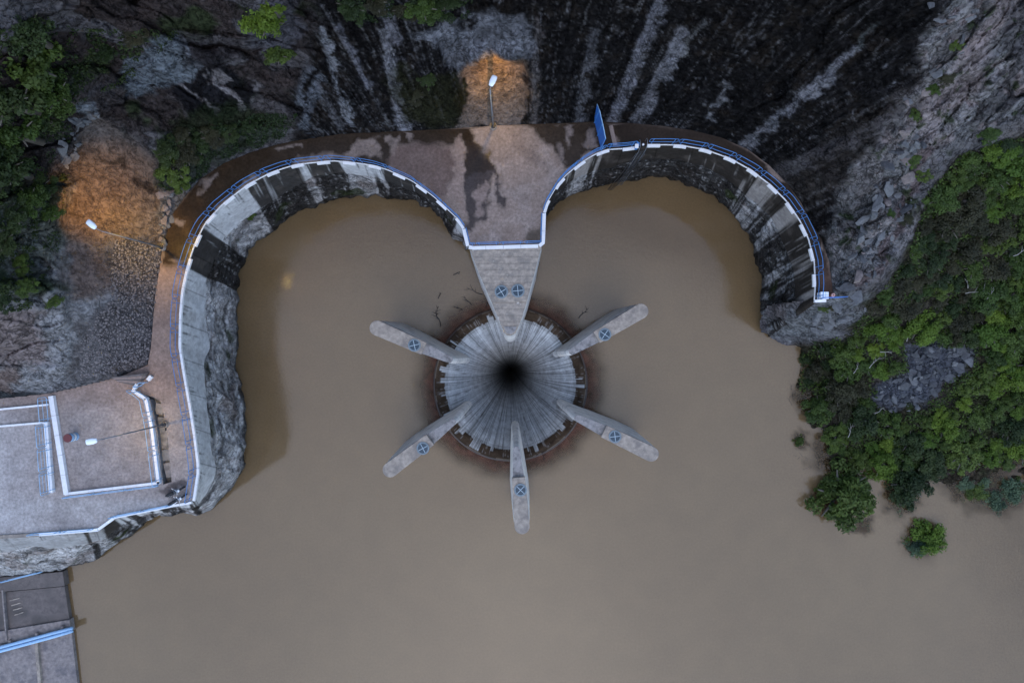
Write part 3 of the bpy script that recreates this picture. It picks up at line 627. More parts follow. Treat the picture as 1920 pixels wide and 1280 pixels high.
deck = link_mesh('concrete_deck', np_mesh('concrete_deck', np.c_[X_, Y_, 0*X_], df, D, {'wet': wet}), M['deck']); tag(deck, kind='structure')
# drain channel along the walkway (sunk 1.3 m)
ch = thing('drain_channel', 'sunken concrete drain channel between red walkway and white-kerbed terrace', 'channel')
cw = [P(x, y) for x, y in chan]; cf = [Vector((p.x, p.y, -.7)) for p in cw]
MB().add(cf, [tuple(range(len(cf)))]).build('channel_floor', M['chan'], ch)
MB().add(cw + cf, [(i, (i+1) % len(cw), len(cw)+(i+1) % len(cw), len(cw)+i) for i in range(len(cw))]).build('channel_side', M['chan'], ch)
for k in range(5):
    t = (k+.6)/5.4; a = Vector(cf[2]).lerp(cf[4], t); bb = Vector(cf[7]).lerp(cf[5], t)
    MB().box((a+bb)/2 + Vector((0,0,.12+.05*(k % 2))), (a-bb).length*.8, 1.0+.3*(k % 3), .3, a-bb).build('channel_slab', M['chan'] if k % 2 else M['pierlow'], ch)

# ------------------------------------------------------------------ basin walls (concrete over rock)
def interp_pairs(pairs, dens):
    a = np.array(pairs, float); s = np.r_[0, np.cumsum(np.hypot(*np.diff(a[:, :2], axis=0).T) + .35*np.hypot(*np.diff(a[:, 2:4], axis=0).T))]
    t = np.arange(0, s[-1], dens); cols = [np.interp(t, s, a[:, k]) for k in range(5)]
    ker = np.ones(5)/5
    for k in (2, 3):
        pd = np.pad(cols[k], 2, mode='edge'); cols[k] = np.convolve(pd, ker, 'valid')
    return t, cols
def basin_wall(name, label, pairs, seed, side):
    t, (tu, tv, bu, bv, wt) = interp_pairs(pairs, 3.0)
    n = len(t); kt = CAM_H/FPX; kb = (CAM_H-WZ)/FPX
    T = np.stack([(tu-960)*kt, (640-tv)*kt], -1); B = np.stack([(bu-960)*kb, (640-bv)*kb], -1)
    L = np.r_[0, np.cumsum(np.hypot(*np.diff(T, axis=0).T))]
    tan = np.gradient(T, axis=0); tan /= np.linalg.norm(tan, axis=1)[:, None]+1e-9
    nor = np.stack([-tan[:,1], tan[:,0]], -1)*side       # towards the water
    vc = np.clip(.36 + .16*fbm(L*.14, 0*L+seed, 0, 3), .16, .6)
    root = thing(name, label, 'wall', (0, 0, 0))
    def sheet(rows, lo, hi, rocky, nm_, mat):
        vv = np.linspace(0, 1, rows)[:, None]; v = lo + (hi-lo)*vv          # rows x n
        bx = T[:,0]*(1-v) + B[:,0]*v; by = T[:,1]*(1-v) + B[:,1]*v; z = WZ*v
        under = v > 1; z = np.where(under, WZ - (v-1)*14, z); bx = np.where(under, B[:,0]+0*v, bx); by = np.where(under, B[:,1]+0*v, by)
        Lb = np.broadcast_to(L, v.shape)
        if rocky:
            am = smooth(0, .12, v - vc)
            dsp = am*(.38*(ridged(Lb*.22, z*.16, seed, 4)-1.0) + .22*fbm(Lb*.9, z*.9, seed, 4)) - .02
            z = z + am*.25*fbm(Lb*.5, z*.5, seed+9, 3)*(v < .97)
        else: dsp = .02*fbm(Lb*.8, z*.8, seed, 3) + .03
        bx = bx + nor[:,0]*dsp; by = by + nor[:,1]*dsp
        sk = fbm(Lb*1.1, z*.05, seed+3, 3); sk2 = fbm(Lb*4.2, z*.12, seed+4, 3); md = fbm(Lb*.5, z*.5, seed+5, 4); hi_ = fbm(Lb*2, z*2, seed+6, 3)
        W = np.broadcast_to(wt, v.shape)
        dark = smooth(.42, .58, W + .35*sk + .12*sk2)
        c = np.zeros(v.shape + (3,))
        if rocky:
            c[:] = (.42,.41,.40); c = c*(1 + .35*md[..., None])
            m2 = smooth(.1,.6,fbm(Lb*.35, z*.9, seed+8, 4))[..., None]*.7; c = c*(1-m2) + np.array([.05,.045,.045])*m2
            m3 = (smooth(.2,.5,fbm(Lb*.3+20, z*.35, seed+2, 3))*.6)[..., None]; c = c*(1-m3) + np.array([.24,.2,.18])*m3
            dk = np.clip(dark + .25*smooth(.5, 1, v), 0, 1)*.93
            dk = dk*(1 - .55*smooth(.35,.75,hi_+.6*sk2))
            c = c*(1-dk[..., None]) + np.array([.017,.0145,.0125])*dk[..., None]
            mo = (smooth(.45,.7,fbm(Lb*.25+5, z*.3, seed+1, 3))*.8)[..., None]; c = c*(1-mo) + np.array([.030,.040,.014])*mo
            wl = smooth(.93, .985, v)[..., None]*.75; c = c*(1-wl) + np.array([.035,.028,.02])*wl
        else:
            c[:] = (.47,.47,.465) if seed < 5 else (.27,.245,.225); c = c*(1 + .12*md[..., None])
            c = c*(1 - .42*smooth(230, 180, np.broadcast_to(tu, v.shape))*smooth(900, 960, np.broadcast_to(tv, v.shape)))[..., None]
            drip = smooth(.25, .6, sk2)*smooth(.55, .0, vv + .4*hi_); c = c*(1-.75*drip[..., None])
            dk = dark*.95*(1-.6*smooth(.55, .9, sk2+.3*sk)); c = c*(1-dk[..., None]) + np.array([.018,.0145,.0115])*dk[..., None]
            br = (smooth(.2,.6,md)*.3)[..., None]; c = c*(1-br) + np.array([.12,.10,.085])*br
            jn = (np.abs(((Lb/3.1) % 1)-.5) > .488); c = np.where(jn[..., None], c*.55, c)
        q_ = np.arange(rows*n).reshape(rows, n)
        f = np.stack([q_[:-1,:-1], q_[:-1,1:], q_[1:,1:], q_[1:,:-1]], -1).reshape(-1, 4)
        if side > 0: f = f[:, ::-1]
        link_mesh(nm_, np_mesh(nm_, np.stack([bx, by, z], -1).reshape(-1, 3), f, c.reshape(-1, 3)), mat, root)
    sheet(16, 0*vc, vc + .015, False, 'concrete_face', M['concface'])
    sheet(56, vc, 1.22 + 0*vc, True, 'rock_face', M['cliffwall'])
    return root
basin_wall('basin_wall', 'tall stained concrete and rock wall curving round the left lobe of the basin', L_PAIRS, 2.3, 1)
basin_wall('basin_wall', 'dark wet rock wall curving round the right lobe of the basin', R_PAIRS[:25], 7.7, -1)

# ------------------------------------------------------------------ bell-mouth spillway
sp = thing('bellmouth_spillway', 'round bellmouth spillway with pale streaked concrete funnel dropping into darkness', 'spillway', (AX.x, AX.y, WZ))
prof = [(RIM+.05,-.55),(RIM+.06,-.10),(RIM,.02),(RIM-.18,.05),(RIM-.45,.0),(RIM-.8,-.22),(RIM-1.2,-.62),(6.2,-1.5),(5.6,-2.8),(5.0,-4.6),(4.3,-7.0),(3.6,-9.8),(2.9,-13.2),(2.2,-17.8),(1.5,-23.5),(.8,-31),(.15,-40)]
pa = np.array(prof); s = np.r_[0, np.cumsum(np.hypot(*np.diff(pa, axis=0).T))]
ss = np.unique(np.r_[np.linspace(0, 4, 40), np.linspace(4, 12, 34), np.linspace(12, s[-1], 30)])
pr = np.interp(ss, s, pa[:,0]); pz = np.interp(ss, s, pa[:,1]); na = 900
ang = np.linspace(0, 2*np.pi, na, endpoint=False)
rs = np.random.default_rng(3)
# each formwork strip begins at its own height and keeps its own tone
start = np.zeros(na); tone = np.zeros(na); i = 0
while i < na:
    w = int(rs.integers(2, 13)); st = rs.choice([.75,.95,1.25,1.75,1.8,1.85], p=[.05,.05,.08,.28,.32,.22]) + rs.normal(0,.03)
    start[i:i+w] = st; tone[i:i+w] = rs.uniform(.75, 1.12); i += w
thin = np.repeat(rs.uniform(0, 1, na//2), 2)
A_, S_ = np.meshgrid(ang, ss); R_ = np.interp(S_, s, pa[:,0]); Zp = np.interp(S_, s, pa[:,1])
ca, sa = np.cos(A_), np.sin(A_)
pale = smooth(-.03, .05, S_ - start[None, :])
base = np.zeros(A_.shape+(3,)) + np.array([.052,.036,.024])
ringn = fbm(ca*6, sa*6, S_*2, 3)
base = base*(1+.5*ringn[..., None]); rim_l = ((np.abs(S_-.62) < .05) & (ringn > .0))[..., None]; base = np.where(rim_l, np.array([.17,.145,.11]), base)
pc = np.array([.43,.44,.44])*(tone[None, :, None])*(1+.10*fbm(ca*14, sa*14, S_*.8, 3)[..., None])
pc = np.where((S_ > 2.25)[..., None], pc*1.12, pc*.86)
stv = (thin[None, :] > .66 + .22*fbm(ca*5, sa*5, S_*.35, 2))[..., None]*.38; pc = pc*(1-stv)
pal = pale[..., None]*(1 - .75*smooth(.55,.8,fbm(ca*40, sa*40, S_*.15, 2))[..., None])
wisp = ((thin[None, :] < .22)*smooth(.72, .9, S_)*smooth(-.2,.3,fbm(ca*30, sa*30, S_*2, 2)))[..., None]*.45; base = base*(1-wisp) + np.array([.26,.25,.24])*wisp
col = base*(1-pal) + pc*pal
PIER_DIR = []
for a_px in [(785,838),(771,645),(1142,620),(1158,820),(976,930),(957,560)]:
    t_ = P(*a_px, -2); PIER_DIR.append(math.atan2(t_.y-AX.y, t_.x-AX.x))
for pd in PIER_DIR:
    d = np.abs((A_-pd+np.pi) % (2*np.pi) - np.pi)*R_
    m = (smooth(.5, .2, d + .25*ringn)*smooth(7, 2.5, S_)*.8)[..., None]; col = col*(1-m) + np.array([.035,.030,.025])*m  # shadow line and wet wedge below each pier, both painted into the colour
deep_shade = (smooth(14, 30, S_)*.5)[..., None]; col = col*(1-deep_shade) + np.array([.05,.05,.052])*deep_shade  # shade of the shaft painted in: colour darkens with depth
FV = np.stack([R_*ca, R_*sa, Zp], -1); q_ = np.arange(len(ss)*na).reshape(len(ss), na)
f = np.stack([q_[:-1], np.roll(q_[:-1], -1, 1), np.roll(q_[1:], -1, 1), q_[1:]], -1).reshape(-1, 4)
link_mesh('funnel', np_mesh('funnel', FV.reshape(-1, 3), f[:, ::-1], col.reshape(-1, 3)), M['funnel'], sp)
ap = MB(); ringsA = []
for r_, z_ in [(RIM+.04,-.12),(RIM+.6,-.2),(RIM+1.3,-.45),(RIM+2.1,-.9),(RIM+2.8,-1.8),(RIM+3.2,-3.4)]:
    ringsA.append([(r_*math.cos(k*math.pi/48), r_*math.sin(k*math.pi/48), z_) for k in range(96)])
ap.loft(ringsA, cap=False).build('submerged_apron', M['apron'], sp, True)
cr_ = MB(); k = 96
prof2 = [(RIM-.02,.055),(RIM+.14,.055),(RIM+.14,-.3)]
cr_.loft([[(r_*math.cos(j*2*math.pi/k), r_*math.sin(j*2*math.pi/k), z_) for j in range(k)] for r_, z_ in prof2], cap=False).build('crest_lip', M['crest'], sp, True)

def hatch(parent, c, r):
    n = 28
    h = MB().prism([(c[0]+r*math.cos(2*math.pi*k/n), c[1]+r*math.sin(2*math.pi*k/n)) for k in range(n)], c[2]-.05, c[2]+.05).build('hatch', M['grate'], parent)
    rg = MB(); ri = [[(c[0]+q*math.cos(2*math.pi*k/n), c[1]+q*math.sin(2*math.pi*k/n), c[2]+zz) for k in range(n)] for q, zz in ((r*1.32,-.04),(r*1.32,.07),(r*1.02,.08),(r*1.02,-.04))]
    rg.loft(ri, cap=False).build('hatch_ring', M['gratering'], h)
    a0 = random.uniform(0, 1.5)
    for a in (a0, a0+math.pi/2): MB().box((c[0], c[1], c[2]+.065+.012*(a > a0)), 2*r, .05, .02, (math.cos(a), math.sin(a), 0)).build('hatch_bar', M['gratebar'], h)

def pier(label, inner, outer, hpx, width=1.38, tipw=.62):
    zt = -2.0; a = P(*inner, zt); b_ = P(*outer, zt); d = (b_-a); L = d.length; ex = d.normalized(); ey = Vector((-ex.y, ex.x, 0))
    root = thing('spillway_pier', label, 'pier', (0,0,0), 'radial piers round the bellmouth')
    def outline(x0, x1, w0, w1, z, nn=9):
        out = []
        for k in range(nn):      # rounded outer nose
            an = -math.pi/2 + math.pi*k/(nn-1); out.append(a + ex*(x1 - w1/2 + math.cos(an)*w1/2) + ey*(math.sin(an)*w1/2))
        for f_ in (.66, .33): out.append(a + ex*(x0+(x1-x0)*f_) + ey*((w0+(w1-w0)*min(1, f_*1.6))/2))
        for k in range(5):
            an = math.pi/2 + math.pi*k/4; out.append(a + ex*(x0 + w0/2 + math.cos(an)*w0/2) + ey*(math.sin(an)*w0/2))
        for f_ in (.33, .66): out.append(a + ex*(x0+(x1-x0)*f_) - ey*((w0+(w1-w0)*min(1, f_*1.6))/2))
        return [Vector((p.x, p.y, z)) for p in out]
    body = MB().loft([outline(-1.0, L-.25, tipw+.25, width+.62, -15.2), outline(-.8, L-.2, tipw+.25, width+.55, -12), outline(-.35, L-.06, tipw+.1, width+.16, -4.5), outline(-.12, L-.03, tipw-.02, width-.04, -2.62)])
    body.build('pier_body', M['pierside'], root)
    xs = L*.34
    MB().loft([outline(-.10, L-.03, tipw, width-.03, -2.62), outline(-.10, L-.03, tipw, width-.03, -2.42)]).build('pier_step', M['pierlow'], root)
    def cap(z, e=0):
        out = []
        for k in range(11):
            an = -math.pi/2 + math.pi*k/10; out.append(a + ex*(L - width/2 + math.cos(an)*(width/2+e)) + ey*(math.sin(an)*(width/2+e)))
        wi = width*.86; out += [a + ex*xs + ey*wi/2, a + ex*xs - ey*wi/2]
        return [Vector((p.x, p.y, z)) for p in out]
    MB().loft([cap(-2.44), cap(zt)]).build('pier_cap', M['pier'], root, bevel=.04)
    hp = P(*hpx, zt); hatch(root, hp, .44)
    return root
pier('grey concrete pier at lower left of the spillway funnel', (851,790), (720,889), (793,840))
pier('mottled grey pier at upper left of the spillway funnel', (846,676), (694,609), (777,647))
pier('grey concrete pier at upper right of the spillway funnel', (1070,661), (1214,576), (1134,627))
pier('mottled grey pier at lower right of the spillway funnel', (1080,783), (1234,857), (1153,818))
pier('long narrow pier pointing straight down from the spillway funnel', (968,840), (980,1001), (976,918))

# triangular nose pier joined to the deck
tp = thing('nose_pier', 'large triangular concrete pier pointing from the deck into the spillway', 'pier')
def wpoly(pts_, z): return [P(x, y, z) for x, y in pts_]
top = [(880,465),(1016,460),(1004,505),(988,565),(922,567),(900,517)]
mid = [(922,566.5),(988,564.5),(979,595),(970,618),(966,625),(958,629.5),(951,629),(945,624),(941,614)]
def scale_ring(pts_, z, s_, add=0):
    c = P(955, 520, 0); out = []
    for x, y in pts_:
        p = P(x, y, 0); d = p - c; q = c + d*s_ + d.normalized()*add; out.append(Vector((q.x, q.y, z)))
    return out
full = top[:4] + mid[2:] + [(900,517)]
full = [(880,465),(1016,460),(1004,505),(988,565)] + mid[2:] + [(922,567),(900,517)]
MB().loft([scale_ring(full, -16, 1, .55), scale_ring(full, -6, 1, .3), scale_ring(full, -.62, 1, 0)]).build('pier_body', M['pierside'], tp)
MB().loft([[Vector((p.x, p.y, -.6)) for p in wpoly(top, 0)], wpoly(top, -.01)]).build('pier_cap', M['nose'], tp, bevel=.04)
MB().loft([[Vector((p.x, p.y, -.6)) for p in wpoly(mid, -.2)], wpoly(mid, -.22)]).build('pier_nose', M['nose'], tp, bevel=.04)
nz = [(945,612),(969,612),(966,621),(958,626.5),(950,625)]
MB().loft([wpoly(nz, -.22), wpoly(nz, -.12)]).build('nose_block', M['pierlow'], tp, bevel=.03)
for h_ in ((940,547),(971,545)): hatch(tp, P(*h_, 0), .45)

# ------------------------------------------------------------------ kerbs and railings
def resample(path, L0):
    pts_ = [Vector(p) for p in path]; s_ = [0]
    for i in range(1, len(pts_)): s_.append(s_[-1] + (pts_[i]-pts_[i-1]).length)
    def at_(d):
        d = max(0, min(s_[-1], d))
        for i in range(1, len(s_)):
            if d <= s_[i] + 1e-9:
                t = (d-s_[i-1])/(s_[i]-s_[i-1]+1e-12); return pts_[i-1].lerp(pts_[i], t)
        return pts_[-1].copy()
    return at_, s_[-1]
def strip_block(pts_, off0, off1, z0, z1):
    """a block that follows pts_, from offset off0 to off1 across (towards the left of the path)"""
    m = len(pts_); rings = []
    for i, p in enumerate(pts_):
        t = (pts_[min(i+1, m-1)] - pts_[max(i-1, 0)]); t.z = 0; t.normalize(); n = Vector((-t.y, t.x, 0))
        rings.append([p+n*off0+Vector((0,0,z0)), p+n*off0+Vector((0,0,z1)), p+n*off1+Vector((0,0,z1)), p+n*off1+Vector((0,0,z0))])
    return MB().loft(rings)
def kerb(label, pxpath, side, alternate=True, L0=1.15, z1=.16, base=0.0, w_big=.24, w_small=.07, mat='white', name='parapet_kerb'):
    path = [P(x, y, base) for x, y in pxpath]; at_, tot = resample(path, L0); n = max(1, round(tot/L0)); dl_ = tot/n
    root = thing(name, label, 'kerb')
    for i in range(n):
        big = (i % 2 == 0) or not alternate
        g = .012
        ps = [at_(i*dl_ + g + (dl_-2*g)*k/3) for k in range(4)]
        hi = (w_big if big else w_small) ; zz = z1 if big else z1*.8
        strip_block(ps, -.04*side if big else -.03*side, hi*side - .04*side, -.10 if big else -.02, zz).build('kerb_block', M[mat], root)
    return root
def railing(label, pxpath, side, L0=2.7, off=.10, z0=.62, z1=1.5, base=0.0, mat='blue', rad=.028, mids=0, name='railing'):
    path = [P(x, y, base) for x, y in pxpath]; at_, tot = resample(path, L0); n = max(1, round(tot/L0)); dl_ = tot/n
    root = thing(name, label, 'railing')
    def off_pt(d):
        p = at_(d); t = at_(min(tot, d+.2)) - at_(max(0, d-.2)); t.z = 0; t.normalize(); return p + Vector((-t.y, t.x, 0))*(-off*side)
    for i in range(n):
        d0, d1 = i*dl_+.06, (i+1)*dl_-.06; r_ = .14; m = 6
        xs = [d0+r_+(d1-d0-2*r_)*k/m for k in range(m+1)]
        loop = [off_pt(d)+Vector((0,0,z1)) for d in xs] + [off_pt(d1-.04)+Vector((0,0,z1-.06)), off_pt(d1)+Vector((0,0,z1-.18)), off_pt(d1)+Vector((0,0,z0+.18)), off_pt(d1-.04)+Vector((0,0,z0+.06))]
        loop += [off_pt(d)+Vector((0,0,z0)) for d in xs[::-1]] + [off_pt(d0+.04)+Vector((0,0,z0+.06)), off_pt(d0)+Vector((0,0,z0+.18)), off_pt(d0)+Vector((0,0,z1-.18)), off_pt(d0+.04)+Vector((0,0,z1-.06))]
        pn = MB().tube(loop, rad, 5, closed=True).build('rail_panel', M[mat], root, True)
        for f_ in (.12, .88):
            p = off_pt(d0+(d1-d0)*f_); MB().tube([p+Vector((0,0,0)), p+Vector((0,0,z1))], rad*1.1, 5).build('post', M[mat], pn)
        for k in range(mids):
            zz = z0+(z1-z0)*(k+1)/(mids+1); MB().tube([off_pt(d)+Vector((0,0,zz)) for d in xs], rad*.7, 4).build('mid_rail', M[mat], pn)
    return root
iL = [i for i, p in enumerate(L_KERB) if p == (363,938)][0]; iA = [i for i, p in enumerate(L_KERB) if p == (350,508)][0]
kerb('white block kerb along the left curved rim of the basin', L_KERB[1:iA+1], 1)
kerb('continuous white kerb down the straight left walkway edge', L_KERB[iA:iL+1], 1, False, 1.5, w_big=.20, z1=.16)
railing('blue tube railing round the left curved rim of the basin', L_KERB[1:iA+1], 1)
railing('blue tube railing down the straight left walkway edge', L_KERB[iA:iL+1], 1)
kerb('white kerb across the wide end of the nose pier', [(872,429),(880,463),(1016,459),(1018,400)], -1, False, 1.6, w_big=.3)
railing('blue railing across the wide end of the nose pier', [(873,430),(881,462),(1015,458),(1017,402)], -1, 2.0)
GA = [p for p in R_KERB if p[0] <= 1192][1:]; GB = [p for p in R_KERB if p[0] >= 1213][:13]
kerb('white block kerb on the right lobe before the ladder gap', GA, -1)
railing('blue railing on the right lobe before the ladder gap', GA, -1, mids=1)
kerb('white block kerb round the right curved rim past the ladder gap', GB, -1)
railing('blue railing round the right curved rim past the ladder gap', GB, -1)
kerb('short white kerb closing the right end of the rim', [(1526,563),(1548,562)], -1, False, 1.0)
railing('bright blue railing closing the right end of the rim', [(1530,562),(1577,560)], -1, 2.2, mids=2, mat='bluepanel')
# terrace on the left
TER = [(262,721),(254,731),(279,746),(290,800),(303,905),(125,926),(96,742)]
kerb('white kerb round the enclosed terrace beside the drain channel', TER[:5], -1, False, 1.9, z1=.3, w_big=.3)
railing('blue railing along the terrace edge beside the drain channel', TER[1:5], -1, 2.6, z0=.45, z1=1.75, mids=1, mat='pale_and_hazed_blue', rad=.03)  # terrace railings use the paler blue, with haze painted in
kerb('white kerb along the bottom side of the terrace', TER[4:6], -1, False, 1.9, z1=.3, w_big=.22)
railing('haze-paled blue railing along the bottom side of the terrace', [(303,906),(125,928)], -1, 2.6, z0=.3, z1=.9, mat='pale_and_hazed_blue', rad=.03)
kerb('broad white kerb wall on the left side of the terrace', TER[5:7], -1, False, 1.9, z1=.35, w_big=.42)
kerb('white capped low wall left of the terrace', [(93,790),(103,922)], -1, False, 1.5, z1=.35, w_big=.34)
railing('tall blue railing left of the terrace', [(92,792),(102,922)], -1, 2.4, z0=.7, z1=1.9, mids=2, mat='pale_and_hazed_blue', rad=.028)
railing('blue handrail pair at the head of the left stair', [(93,742),(97,790)], -1, 1.6, z0=.6, z1=1.7, mids=1, mat='pale_and_hazed_blue', rad=.03)
kerb('upper thin white kerb running off the left edge', [(-120,778),(94,757)], -1, False, 2.2, z1=.25, w_big=.16)
kerb('lower thin white kerb running off the left edge', [(-120,808),(92,790)], -1, False, 2.2, z1=.25, w_big=.16)
kerb('small white kerb step at the top of the stairs', [(288,706),(281,714)], -1, False, .5, z1=.3, w_big=.3)
railing('short blue railing beside the concrete stairs', [(279,713),(263,723)], -1, 1.2, z0=.5, z1=1.5, mat='pale_and_hazed_blue', rad=.03)
LOW = [(360,940),(330,945),(215,968)]; LOW2 = [(214,969),(185,990)]; LOW3 = [(185,990),(75,999)]
kerb('white kerb on the terrace rim above the rock point', LOW, 1, False, 1.9, w_big=.2)
railing('blue railing on the terrace rim above the rock point', LOW[1:], 1, 2.4, z0=.35, z1=1.2, mids=1, mat='pale_and_hazed_blue', rad=.03)
kerb('short slanting white kerb linking two terrace rims', LOW2, 1, False, 1.0, w_big=.22)
kerb('bright white kerb on the lower left terrace rim', LOW3, 1, False, 1.8, w_big=.26)
railing('blue railing on the lower left terrace rim', [(182,991),(60,1001)], 1, 2.6, z0=.3, z1=.9, mat='pale_and_hazed_blue', rad=.03)
kerb('plain grey kerb on the terrace rim at the left edge', [(75,999),(-200,1014)], 1, False, 3.0, w_big=.3, mat='pier')

# stairs between walkway and slope
stt = thing('concrete_stairs', 'flight of worn brown concrete steps at the foot of the cobbled slope', 'stairs')
A0, A1, B0, B1 = P(281,699), P(262,724), P(232,706), P(226,716)
for k in range(5):
    t0, t1 = k/5, (k+1)/5
    q4 = [A0.lerp(A1, t0), A0.lerp(A1, t1), B0.lerp(B1, t1)+Vector((-.5*(1-t1),0,0)), B0.lerp(B1, t0)+Vector((-.5*(1-t0),0,0))]
    MB().prism([(p.x, p.y) for p in q4], -.2, 1.05-.2*k).build('step', M['step'] if k % 2 else M['darkconc'], stt)

# ------------------------------------------------------------------ street lamps
def lamp(label, base, head, aim, watts, lens, width=.46):
    b0 = P(*base, 0); h = P(*head, 9.3); t = thing('street_lamp', label, 'lamp', b0)
    d = Vector((h.x-b0.x, h.y-b0.y, 0)); arm_l = d.length; dn = d.normalized()
    MB().tube([(0,0,-.3),(0,0,.35)], [.34,.30], 12).build('plinth', M['pier'], t)
    MB().tube([(0,0,.35),(0,0,.5)], [.26,.24], 12).build('base_flange', M['darkmetal'], t)
    pole = MB().tube([(0,0,.4),(0,0,4.5),(0,0,8.9)], [.075,.06,.042], 8).build('pole', M['steel'], t, True)
    pe = Vector((0,0,8.85)); he = Vector((d.x, d.y, 9.32))
    MB().tube([pe, pe+Vector((dn.x*.06,dn.y*.06,.22)), pe+Vector((dn.x*.2,dn.y*.2,.42)), he-dn*.1], .032, 6).build('arm', M['steel'], t, True)
    ay = Vector((-dn.y, dn.x, 0)); rings = []
    for x, w, hh in ((-.42,.55,.06),(-.38,.72,.09),(-.1,1.0,.12),(.2,1.0,.11),(.36,.9,.09),(.42,.72,.05)):
        c = he + dn*x; rings.append([c+ay*(width/2*w*math.cos(a))+Vector((0,0,hh*(1.0*math.sin(a) if math.sin(a) > 0 else .5*math.sin(a)))) for a in [math.pi*2*k/14 for k in range(14)]])
    hd = MB().loft(rings).build('lamp_head', M['lamphead'], t, True)
    lc = he + dn*.05
    MB().tube([lc+Vector((0,0,-.05)), lc+Vector((0,0,-.10))], .08, 12).build('lens', M[lens], hd)
    MB().tube([lc+Vector((0,0,-.04)), lc+Vector((0,0,-.33))], [.105,.115], 14, cap=False).build('added_lens_shield', M['darkmetal'], hd)  # added shield, unseen from above, narrows the light of the lens
    ld = bpy.data.lights.new('sodium_lamp', 'SPOT'); ld.energy = watts; ld.color = (1.0, .46, .03); ld.spot_size = R(80); ld.spot_blend = 1.0; ld.shadow_soft_size = .15
    lo = bpy.data.objects.new('lamp_light', ld); COL.objects.link(lo); lo.parent = t; lo.location = he + dn*.05 + Vector((0,0,-.36))
    tgt = P(*aim) - b0; lo.rotation_euler = (tgt - lo.location).to_track_quat('-Z', 'Y').to_euler()
    return t
lamp('white-headed lamp glowing orange over the brown slope left of the walkway', (305,464), (172,421), (172,366,4), 1900, 'sodium')
lamp('white-headed lamp glowing orange against the dark cliff above the deck', (925,238), (924,152), (928,132,5), 1050, 'sodium_dim')
lamp('white-headed lamp leaning over the terrace with the drum', (310,795), (172,827), (172,830,0), 60, 'sodium_dim')

# ------------------------------------------------------------------ blue sheet barrier, ladder, cabinet, post, drum, motorbike
bp = thing('sheet_barrier', 'tall slanted bright blue sheet barrier standing across the deck', 'barrier')
a, b_ = P(1127,279), P(1110,206); d = (b_-a).normalized(); nrm = Vector((-d.y, d.x, 0))
def quad_panel(p0, p1, h0, h1, th=.06):
    n_ = (p1-p0).cross(Vector((0,0,1))).normalized()*th/2; r = []
    for o_ in (n_, -n_): r.append([p0+o_, p1+o_, p1+o_+Vector((0,0,h1)), p0+o_+Vector((0,0,h0))])
    return MB().loft(r)
seg = [a.lerp(b_, k/3) for k in range(4)]; hs_ = [2.9, 3.1, 3.1, 2.4]
for k in range(3): quad_panel(seg[k]+Vector((0,0,.05)), seg[k+1]+Vector((0,0,.05)) - d*.02, hs_[k], hs_[k+1]).build('sheet', M['bluepanel'], bp)
for k in range(4): MB().tube([seg[k]+nrm*.07, seg[k]+nrm*.07+Vector((0,0,hs_[k]))], .04, 6).build('post', M['blue'], bp)
MB().tube([seg[k]+Vector((0,0,hs_[k]+.06)) for k in range(4)], .035, 6).build('top_rail', M['pale_and_hazed_blue'], bp)
MB().box(a.lerp(b_, .78)+Vector((0,0,1.2))-nrm*-.05, .12, .05, .18, d).build('latch', M['darkmetal'], bp)
tag(MB().box(P(1149,254,.06), .34, 1.75, .12, Vector((b_-a)).cross(Vector((0,0,1)))).build('concrete_beam', M['step']), 'pale concrete beam lying beside the blue sheet barrier', 'beam')

ld_ = thing('wall_ladder', 'steel ladder and pipes dropping down the wet wall at the railing gap', 'ladder')
l0, l1 = P(1196,279), P(1209,276); dv_ = (P(1196,279)-P(1196,270)).normalized()
for p in (l0, l1):
    MB().tube([p+Vector((0,.5,.02)), p+Vector((0,.5,1.0)), p+Vector((0,.25,1.25)), p+Vector((0,-.15,1.1)), p+Vector((0,-.35,.3)), p+Vector((0,-.45,-5)), p+Vector((-.15,-.6,-12.6))], .022, 6).build('stringer', M['steel'], ld_, True)
for k in range(30):
    t = k/29; z = .2-12*t; o_ = Vector((-.15*t, -.36-.22*t, z)); MB().tube([l0+o_, l1+o_], .014, 4).build('rung', M['darkmetal'], ld_)
for k in range(3):
    p = P(1194+8*k, 281); MB().tube([p+Vector((0,-.25,-.2)), p+Vector((-.3,-.5,-6)), p+Vector((-.9-.2*k,-.9,-12.6))], .04, 5).build('pipe', M['darkmetal'], ld_, True)
gp = thing('gate_post', 'dark blue steel gate post at the ladder gap', 'post')
MB().box(P(1194,274,.6), .22, .3, 1.3).build('post', M['blue'], gp); MB().box(P(1194,274,1.27), .3, .36, .06).build('cap', M['white'], gp)
mk = thing('marker_post', 'short white marker post standing in the ladder gap', 'post')
MB().tube([P(1206,271,0), P(1206,271,.95)], [.09,.07], 8).build('shaft', M['white'], mk); MB().tube([P(1206,271,-.02), P(1206,271,.1)], .13, 8).build('foot', M['steel'], mk)

